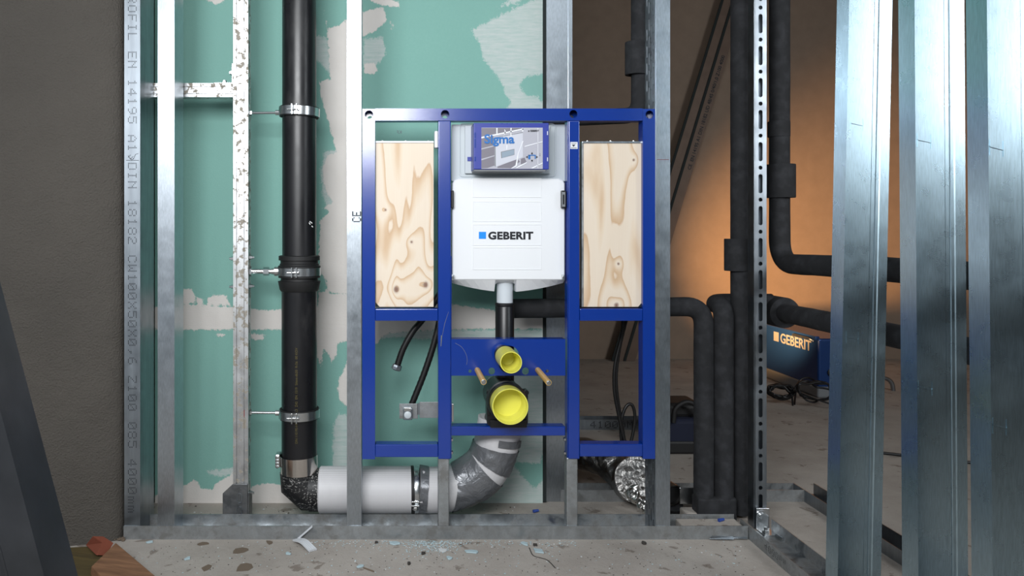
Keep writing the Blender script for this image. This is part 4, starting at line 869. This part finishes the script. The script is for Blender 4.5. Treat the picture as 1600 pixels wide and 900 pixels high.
foam_pipe('black foam pipe elbowing at the right and running forward behind the three studs, upper one', [(PX(1218, .225), .225, 2.6), (PX(1218, .225), .225, PZ(412, .225)), (xq, -.18, HC-1.545*.0625), (xq, -1.3, HC-1.545*.0625)], .0315, .09, [(P(1220, 309, .225), P(1220, 257, .225), .0445), (P(1217, 214, .225), P(1217, 190, .225), .0340)])
foam_pipe('lower black foam pipe with a thick end collar running forward behind the three studs', [(xq, .27, HC-4.18*.0625), (xq, -.15, HC-4.18*.0625), (xq, -1.3, HC-4.18*.0625)], .0300, .03, [((xq, .30, HC-4.18*.0625), (xq, .20, HC-4.18*.0625), .0495)])
foam_pipe('black foam pipe coming down above the frame and turning left behind the top rail', [(PX(998.5, .24), .24, 2.6), (PX(998.5, .24), .24, PZ(180, .24)), P(865, 186, .24), P(850, 186, .24)], .0255, .05, [(P(993.5, 117, .235), P(993.5, 66, .235), .0345)])
tag(MB().box(PX(1085, Y1), PX(1146, Y1), Y1-.030, Y1+.028, .0, PZ(779, Y1-.03)).build('foam_boot', M['foam'], bevel=.008), 'black foam boot around the feet of the twin vertical pipes', 'sleeve')

# foil duct
root = thing('foil_duct', 'crumpled aluminium foil duct bending down behind the right leg of the frame', 'duct', tuple(P(960, 740, .3)))
p_ = catmull([P(885, 705, .52), P(925, 712, .46), P(958, 728, .40), P(985, 752, .34)], 12)
MB().tube(p_, .056, 44, rough=.006, fr=3).build('duct', M['foil'], root, smooth=True)
MB().tube([P(985, 752, .36), P(996, 750, .26)], [.070, .074], 40, rough=.003, fr=2).build('end_ring', M['foil'], root, smooth=True)
p_ = catmull([P(984, 760, .19), P(992, 772, .185), P(1003, 788, .175), P(1010, 800, .17)], 10)
MB().tube(p_, [.006, .012, .016]+[.018]*(len(p_)-3), 24, rough=.016, fr=6).build('foil_wrap', plain('bright_foil', lin(215, 215, 212), .2, 1, .5, 80), root)
root = thing('small_foil_duct', 'small black-mouthed foil pipe end right of the perforated stud', 'duct', tuple(P(1055, 775, .2)))
MB().lathe([(.030, 0), (.034, 0), (.034, .07), (.030, .07)], P(1053, 774, .20), (-.3, .9, .1), 28, close=True).build('foil_wall', M['foil'], root)
MB().lathe([(.0295, .010), (.0295, .068)], P(1053, 774, .20), (-.3, .9, .1), 28).build('mouth', M['rubber'], root)
MB().tube([(PX(1050, .24), .24, 0.0), (PX(1052, .22), .22, PZ(787, .22))], .030, 20, rough=.002).build('lower_sleeve', M['foam'], root)
tag(MB().box(PX(1062, .2), PX(1088, .2), .20, .204, .035, PZ(762, .2)).build('metal_flange_plate', M['zinc'], bevel=.002), 'small shiny metal plate beside the feet of the twin foam pipes', 'plate')
tag(MB().box(PX(1062, .19), PX(1085, .19), .13, .195, 0, .030).build('mortar_lump', M['concrete'], bevel=.006), 'grey mortar block at the feet of the twin foam pipes', 'mortar')
tag(MB().box(PX(1068, .02), PX(1163, .02), .012, .088, .004, .030).build('mortar_bed', M['concrete'], bevel=.003), 'pale mortar bed filling the right end of the long floor channel', 'mortar')

# ================================================================== BACK ROOM
# leaning profiles
def leaning(label, pxb, pxt, pyt, Y, wpx, txt, mat):
    A = P(pxb, 566, Y); A.z = .0; B = P(pxt, pyt, Y); d_ = (B-A).normalized(); u_ = Vector((d_.z, 0, -d_.x)); root = thing('leaning_profile', label, 'profile', tuple(A)); w2 = wpx*S(Y)
    m_ = MB(); sheet_prism(m_, [(0, .04), (0, .0015), (w2, .0015), (w2, .04)], .003, A+Vector((0, -.01, .003)), u_, (0, 1, 0), d_, 2.72); m_.build('channel', M[mat], root)
    m_ = MB(); sheet_prism(m_, [(0, 0), (.010, 0), (.018, 0)], .006, A+Vector((0, -.016, .003))-u_*.014, u_, (0, 1, 0), d_, 2.72); m_.build('shade_strip', M['seal_and_shade'], root)  # dark strip standing in for the shaded side flange
    if txt:
        tm_ = text_mesh(txt, .034, .0006, .0001); R3 = Matrix((d_.to_4d(), (-u_).to_4d(), Vector((0, -1, 0, 0)), (0, 0, 0, 1))).transposed(); R3[3] = (0, 0, 0, 1)
        R3 = Matrix(((d_.x, -u_.x, 0, 0), (d_.y, -u_.y, -1, 0), (d_.z, -u_.z, 0, 0), (0, 0, 0, 1)))
        o_ = A+d_*1.42+u_*(w2*.78)+Vector((0, -.0115, 0)); m_ = MB().mesh(tm_, Matrix.Translation(o_) @ R3); m_.build('printed_text', M['ink'], root)
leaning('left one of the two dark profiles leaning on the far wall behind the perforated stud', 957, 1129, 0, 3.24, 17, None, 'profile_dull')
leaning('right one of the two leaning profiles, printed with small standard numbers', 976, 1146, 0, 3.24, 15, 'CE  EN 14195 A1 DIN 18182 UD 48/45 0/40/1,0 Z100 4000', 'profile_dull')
# loose track lying on the floor
o = track('loose_track', 'dull steel track lying on the dark room floor, printed with digits', (PX(880, 1.3), 1.3, 0), (PX(1025, 1.3), 1.3, 0), .075, .047, 'galv_dark')
mb = MB(); dot_text(mb, '41000M', (PX(922, 1.3), 1.2995, .008), (1, 0, 0), (0, 0, 1), .032, .034, (0, -1, 0), (.8, .8)); mb.build('printed_text', M['ink'], o)
# tool case
Xc, Y0c, Y1c, Hc = 2.335, 2.0, 2.62, .335
root = thing('tool_case', 'scuffed blue metal tool case with brand lettering standing in the dark room', 'case', (Xc, Y0c, 0))
MB().box(Xc, Xc+.24, Y0c, Y1c, .055, Hc-.01).build('case_body', M['case_blue'], root, bevel=.012, bseg=3)
MB().box(Xc-.008, Xc+.25, Y0c-.01, Y1c+.01, .0, .062).build('case_base', M['mid_grey'], root, bevel=.012, bseg=3)
MB().box(Xc-.006, Xc+.02, Y0c+.02, Y1c-.02, Hc-.022, Hc).build('lid_rim', M['case_blue'], root, bevel=.006)
MB().tube(fillet([(Xc-.004, Y0c+.04, Hc-.03), (Xc-.020, Y0c+.05, Hc-.018), (Xc-.020, Y0c+.24, Hc-.018), (Xc-.004, Y0c+.25, Hc-.03)], .012, 4), .007, 10).build('handle', M['galv_dark'], root)
tm = text_mesh('GEBERIT', .080, .0016, .0004); xs_ = [v.co.x for v in tm.vertices]; sc = .350/(max(xs_)-min(xs_))
Rm = Matrix(((0, 0, -1, 0), (-1, 0, 0, 0), (0, 1, 0, 0), (0, 0, 0, 1)))
MB().mesh(tm, Matrix.Translation((Xc-.0012, 2.425, .246)) @ Rm @ Matrix.Diagonal((sc, 1, 1, 1))).build('lettering', M['case_print'], root)
MB().box(Xc-.002, Xc, 2.448, 2.505, .246, .302).build('logo_square', M['case_print'], root)
mb = MB()
for k in range(3): mb.lathe([(.022, 0), (.022, .006), (.012, .008)], (Xc+.07+k*.06, Y0c-.002, .14+.06*(k % 2)), (0, -1, 0), 16)
mb.build('dial', M['black_plastic'], root)
# cable coils on the floor
def coil(label, c_, r0, turns, sq=1.0, stand=0.0, wr=.0045, jit=.012, seed=1, extra=()):
    rnd = random.Random(seed); p_ = []
    for k in range(int(turns*10)):
        a = 2*math.pi*k/10; rr = r0*(1+rnd.uniform(-jit*8, jit*8)); x = c_[0]+rr*math.cos(a); s_ = rr*math.sin(a)*sq
        p_.append(Vector((x, c_[1]+s_*(1-stand)+rnd.uniform(-jit, jit), max(.006, c_[2]+s_*stand+rr*stand+rnd.uniform(0, jit)))))
    p_ += [Vector(e) for e in extra]
    tag(MB().tube(catmull(p_, 4), wr, 8).build('cable_coil', M['cable'], smooth=True), label, 'cable')
coil('bundled black cable coil on the floor left of the tool case', (P(1220, 620, 1.85).x, 1.85, .02), .062, 13, .8, .55, .0048, .020, 3, [P(1240, 640, 1.8), P(1246, 600, 1.95), P(1262, 590, 1.95), P(1280, 600, 1.9)])
coil('loose black cable loops in front of the tool case', (P(1272, 620, 1.80).x, 1.80, .015), .085, 3.6, .8, .6, .005, .02, 9, [P(1300, 632, 1.7), P(1330, 640, 1.7)])
# navy tool bag
Ybg = .90
root = thing('tool_bag', 'dark navy tool bag on the floor behind the twin foam pipes', 'bag', (PX(1070, Ybg), Ybg, 0))
MB().box(PX(1036, Ybg), PX(1108, Ybg), Ybg, Ybg+.26, .012, PZ(655, Ybg)).build('bag_body', M['bag'], root, bevel=.02, bseg=3)
MB().box(PX(1034, Ybg), PX(1110, Ybg), Ybg-.006, Ybg+.265, .0, .055).build('bag_base', M['rubber'], root, bevel=.01)
mb = MB(); mb.box(PX(1044, Ybg+.04), PX(1100, Ybg+.04), Ybg+.04, Ybg+.22, PZ(658, Ybg), PZ(634, Ybg)); mb.build('bag_top', M['rubber'], root, bevel=.02, bseg=3)
MB().tube(catmull([P(1052, 660, Ybg-.01), P(1056, 638, Ybg-.01), P(1075, 628, Ybg-.01), P(1094, 640, Ybg-.01), P(1098, 660, Ybg-.01)], 6), .010, 10).build('bag_handle', M['rubber'], root, smooth=True)
# bent steel handle far behind the studs
tag(MB().tube(fillet([P(1372, 588, 2.2), P(1394, 594, 2.2), P(1398, 634, 2.2), P(1372, 642, 2.2)], .05, 6), .012, 10).build('bent_tube', M['galv_dark'], smooth=True), 'bent steel tube handle seen between the left and middle right studs', 'handle')
tag(MB().tube(catmull([(2.0, .9, .006), (2.3, .75, .006), (2.6, .7, .006), (3.0, .45, .006), (3.3, .2, .006)], 6), .006, 8).build('floor_cable', M['cable'], smooth=True), 'thin black cable running over the dark floor behind the right studs', 'cable')

# ================================================================== NEAR LEFT OFFCUTS
def slab(name, label, cat, quad, Yd, th, mat, bev=.001):
    """quad: four (px, py, Y) corners of the top face"""
    a = [P(*q) for q in quad]; n_ = (a[1]-a[0]).cross(a[3]-a[0]).normalized()
    if n_.z < 0: n_ = -n_
    return tag(MB().add(a+[p-n_*th for p in a], [(0, 1, 2, 3), (7, 6, 5, 4), (0, 4, 5, 1), (1, 5, 6, 2), (2, 6, 7, 3), (3, 7, 4, 0)]).build(name, M[mat], bevel=bev), label, cat)
def fl(px, py, z=0.0):
    """point on a horizontal plane at height z seen at this pixel -> (px, py, Y)"""
    return (px, py, FPX*(HC-z)/(py-VY)-DC)
slab('timber_offcut', 'brown weathered timber offcut lying at the foot of the grey wall', 'offcut', [fl(143, 885, .05), fl(181, 848, .05), fl(245, 902, .03), fl(205, 945, .03)], 0, .022, 'timber')
slab('mossy_board', 'olive stained board lying under the timber offcut', 'board', [fl(88, 925, .03), fl(98, 856, .045), fl(163, 852, .035), fl(185, 930, .02)], 0, .018, 'formply')
slab('brick_fragment', 'red brick fragment against the grey wall by the offcuts', 'brick', [fl(133, 852, .04), fl(145, 837, .075), fl(162, 848, .055), fl(150, 868, .04)], 0, .03, 'brick', .003)
mb = MB()
rnd = random.Random(4)
def lump(c_, r, seed, sq=.5, seg=8):
    rn = random.Random(seed); vs = []; fs = []
    for j in range(5):
        th = math.pi*j/4
        for k in range(seg):
            a = 2*math.pi*k/seg; q = r*rn.uniform(.65, 1.1); vs.append((c_[0]+q*math.sin(th)*math.cos(a), c_[1]+q*math.sin(th)*math.sin(a), max(.0005, c_[2]+q*math.cos(th)*sq)))
    for j in range(4):
        for k in range(seg): fs.append((j*seg+k, j*seg+(k+1) % seg, (j+1)*seg+(k+1) % seg, (j+1)*seg+k))
    return vs, fs
for k in range(16):
    a = fl(rnd.uniform(173, 194), rnd.uniform(838, 847)); v_, f_ = lump(tuple(P(*a)+Vector((0, 0, .004))), rnd.uniform(.003, .009), k); mb.add(v_, f_)
tag(mb.build('mortar_rubble', M['mud']), 'crumbled mortar rubble at the corner of wall and floor channel', 'rubble')['kind'] = 'stuff'

# ================================================================== FLOOR LITTER
def flake(name, label, cat, px, py, r, mat, seed, th=.003, el=1.0, z=0):
    rn = random.Random(seed); c_ = P(*fl(px, py)); n = 8; rot = rn.uniform(0, 3.1); pl = []
    for k in range(n):
        a = 2*math.pi*k/n; q = r*rn.uniform(.6, 1.1); x, y = q*math.cos(a)*el, q*math.sin(a); pl.append((x*math.cos(rot)-y*math.sin(rot), x*math.sin(rot)+y*math.cos(rot)))
    o = MB().prism(pl, (c_.x, c_.y, z+.0004), (1, 0, .0), (0, 1, .0), (0, 0, 1), th).build(name, M[mat], bevel=min(.001, th*.3)); return tag(o, label, cat)
for i, (px, py, r, lb) in enumerate(((617, 850, .012, 'pale blue plasterboard flake below the lettered stud leg'), (563, 886, .008, 'small pale blue flake with a dark tail near the bottom centre-left'), (692, 861, .012, 'white-blue rounded flake below the left telescopic leg'), (738, 863, .014, 'flat pale blue flake just right of the left telescopic leg foot'),
        (842, 862, .014, 'pale blue flake beside the twisted brown wire'), (293, 874, .008, 'small pale blue flake among the clay stains at left'), (450, 866, .008, 'pale blue flake right of the white cable tie'), (820, 851, .010, 'pale blue flake against the channel below the waste outlet'), (234, 848, .009, 'pale blue flake near the left end of the floor channel'), (702, 873, .009, 'pale blue flake in front of the blue crumb patch'))):
    flake('board_flake', lb, 'flake', px, py, r, 'flake' if i != 2 else 'flake_w', i+20, .004, 1.5)
for i, (px, py, r, lb) in enumerate(((639, 882, .006, 'dark crumb near the bottom centre-left of the floor'), (661, 866, .006, 'dark chip on the edge of the blue crumb patch'), (836, 853, .006, 'dark crumb by the channel below the drain outlet'), (1006, 850, .007, 'dark crumb near the channel right of the right leg'), (588, 849, .005, 'dark wire scrap against the channel by the lettered stud'))):
    flake('dark_crumb', lb, 'crumb', px, py, r, 'pebble', i+50, .006, 1.3)
for i, (px, py, r, lb) in enumerate(((375, 861, .020, 'dried clay smear right of the offcuts, upper'), (382, 887, .024, 'largest dried clay smear near the bottom left'), (318, 850, .013, 'clay smear close under the channel at left'), (322, 888, .016, 'clay smear near the bottom edge beside the offcut'), (421, 848, .012, 'clay smear left of the white cable tie'))):
    flake('clay_smear', lb, 'smear', px, py, r, 'mud', i+80, .0012, 1.4)
# crumbs nobody could count
mb = MB(); rnd = random.Random(11); mb2 = MB(); mb3 = MB()
for k in range(900):
    r0 = rnd.random()
    if r0 < .45: px, py = rnd.gauss(672, 26), 845+abs(rnd.gauss(0, 11))
    elif r0 < .75: px, py = rnd.uniform(480, 900), 845+abs(rnd.gauss(0, 6))
    else: px, py = rnd.uniform(200, 1180), rnd.uniform(845, 899)
    if py > 905 or px > 1165: continue
    v_, f_ = lump(tuple(P(*fl(px, py))+Vector((0, 0, .0006))), rnd.uniform(.0010, .0032), k, .5, 5); (mb if rnd.random() < .8 else mb2).add(v_, f_)
for k in range(300):
    px, py = rnd.uniform(250, 1210), rnd.uniform(846, 899)
    if px > 1165: continue
    v_, f_ = lump(tuple(P(*fl(px, py))+Vector((0, 0, .0006))), rnd.uniform(.0008, .0024), k, .5, 5); mb3.add(v_, f_)
for k in range(120):
    x = rnd.uniform(PX(290, .2), PX(860, .2)); y = rnd.uniform(.11, .30); v_, f_ = lump((x, y, .001), rnd.uniform(.001, .004), k, .5, 5); (mb3 if k % 2 else mb2).add(v_, f_)
tag(mb.build('board_dust', M['flake']), 'fine pale blue plasterboard crumbs scattered on the floor', 'crumbs')['kind'] = 'stuff'
tag(mb2.build('plaster_dust', M['flake_w']), 'fine white plaster crumbs scattered on the floor', 'crumbs')['kind'] = 'stuff'
tag(mb3.build('dirt_crumbs', M['pebble']), 'fine dark dirt crumbs scattered on the floor', 'crumbs')['kind'] = 'stuff'
# white cable tie / strap bent over the channel
root = thing('plastic_strap', 'white ribbed plastic strap leaning on the floor channel and bent on the floor', 'strap', tuple(P(*fl(475, 850))))
def strip(pts_, w2, th, name):
    m_ = MB()
    for s_ in range(4):
        off = (s_-1.5)*w2/4; q = []
        for i, p in enumerate(pts_):
            t_ = (pts_[min(i+1, len(pts_)-1)]-pts_[max(i-1, 0)]).normalized(); sd_ = t_.cross(Vector((0, 0, 1))).normalized(); q.append(p+sd_*off)
        m_.tube(q, w2/6.5, 6)
    m_.build(name, M['ring_grey'], root, smooth=True)
A, B, D_ = P(*fl(463, 843)), P(*fl(475, 850)), P(*fl(490, 864))
strip(catmull([P(*fl(463.5, 845)) + Vector((0, 0, .003)), P(*fl(475, 853)) + Vector((0, 0, .012)), P(*fl(489, 862)) + Vector((0, 0, .004))], 6), .026, .003, 'strap_end')
strip([P(465, 842, -.004), P(488, 822, -.003)], .014, .002, 'strap_tail')
tag(MB().tube(catmull([P(*fl(827, 856)), P(*fl(833, 868)), P(*fl(845, 872)), P(*fl(856, 876)), P(*fl(868, 888))], 5), .0016, 6).build('wire_scrap', M['pebble']), 'twisted brown wire scrap on the concrete right of centre', 'wire')
tag(MB().tube([P(*fl(568, 888))+Vector((0, 0, .002)), P(*fl(584, 894))+Vector((0, 0, .002))], .0018, 6).build('dark_splinter', M['mud']), 'dark splinter beside the small blue flake', 'splinter')
for i, (x0, x1, y0, y1, lb) in enumerate(((1108, 1146, 838, 842, 'thin pale metal offcut in front of the channel corner'), (1143, 1167, 837, 841, 'second pale metal offcut touching the channel corner'))):
    slab('metal_offcut', lb, 'offcut', [fl(x0, y0+4, .006), fl(x0+4, y0-1, .012), fl(x1, y1-5, .010), fl(x1+1, y1+1, .005)], 0, .002, 'galv')
for i, (px, py, Yz, zz_, lb) in enumerate(((838, 793, .22, .006, 'blue plastic wall plug on the floor behind the channel'), (871, 819, .06, .008, 'blue plastic wall plug lying inside the floor channel'), (1128, 808, .06, .035, 'blue plastic wall plug on the mortar bed'))):
    x = PX(px, Yz); tag(MB().tube([(x-.010, Yz, zz_), (x+.008, Yz+.006, zz_+.001)], [.0055, .004], 8).build('wall_plug', M['blueplug']), lb, 'plug')

# ---- small joined pieces: bolts and the like become parts of their own, lettering stays one print
def split_loose(o):
    me = o.data; n = len(me.vertices); par = list(range(n))
    def find(a):
        while par[a] != a: par[a] = par[par[a]]; a = par[a]
        return a
    for p in me.polygons:
        v = list(p.vertices)
        for q in v[1:]:
            a, b = find(v[0]), find(q)
            if a != b: par[a] = b
    isl = {}
    for p in me.polygons: isl.setdefault(find(p.vertices[0]), []).append(p)
    if len(isl) < 2: return
    co = [v.co.copy() for v in me.vertices]; first = True; new = []
    for ps in isl.values():
        idx = sorted({i for p in ps for i in p.vertices}); mp = {a: b for b, a in enumerate(idx)}
        m2 = bpy.data.meshes.new(o.name.split('.')[0]); m2.from_pydata([co[i] for i in idx], [], [[mp[i] for i in p.vertices] for p in ps]); m2.materials.append(me.materials[0])
        m2.polygons.foreach_set('use_smooth', [p.use_smooth for p in ps]); new.append(m2)
    o.data = new[0]
    for m2 in new[1:]:
        c = o.copy(); c.data = m2; c.name = o.name.split('.')[0]; C.objects.link(c)
for o in list(C.objects):
    if o.type != 'MESH': continue
    b = o.name.split('.')[0]
    if b in ('bolt', 'screw', 'slot', 'slot_rim', 'dial', 'catch', 'paint_speck', 'corner_notch', 'card_tiles', 'card_highlights', 'card_shadow', 'card_icon', 'stile_flange', 'foot_bracket'): 
        if b != 'foot_bracket': split_loose(o)
    elif b in ('printed_text', 'stamp', 'pen_mark', 'moulded_marks', 'sticker_print', 'card_print', 'scratch', 'yellow_lettering', 'logo_lettering', 'lettering', 'card_title', 'pencil_mark'): o['kind'] = 'stuff'
GROUPS = {'partition_stud': 'partition studs on the right', 'pipe_clamp': 'clamps on the black waste pipe', 'plywood_panel': 'plywood panels in the blue frame', 'protective_cap': 'yellow protective caps',
          'insulated_pipe': 'black foam insulated pipes', 'board_flake': 'plasterboard flakes on the floor', 'dark_crumb': 'dark crumbs on the floor', 'clay_smear': 'dried clay smears on the floor',
          'steel_stud': 'galvanised studs of the wall frames', 'floor_track': 'steel channels on the floor', 'leaning_profile': 'profiles leaning on the far wall', 'flexible_hose': 'black flexible hoses',
          'hanging_cable': 'cables behind the right window', 'cable_coil': 'cable coils by the tool case', 'wall_plug': 'blue wall plugs', 'metal_offcut': 'metal offcuts by the channel corner'}
for o in C.objects:
    b = o.name.split('.')[0]
    if o.parent is None and b in GROUPS and 'label' in o: o['group'] = GROUPS[b]
# ---- put every Empty at the foot of its thing and keep the parts where they stand
for o in list(C.objects):
    if o.type == 'EMPTY' and 'at' in o:
        at = Vector(o['at']); del o['at']
        if at.length > 0:
            o.location = at
            for ch in o.children: ch.location = ch.location-at
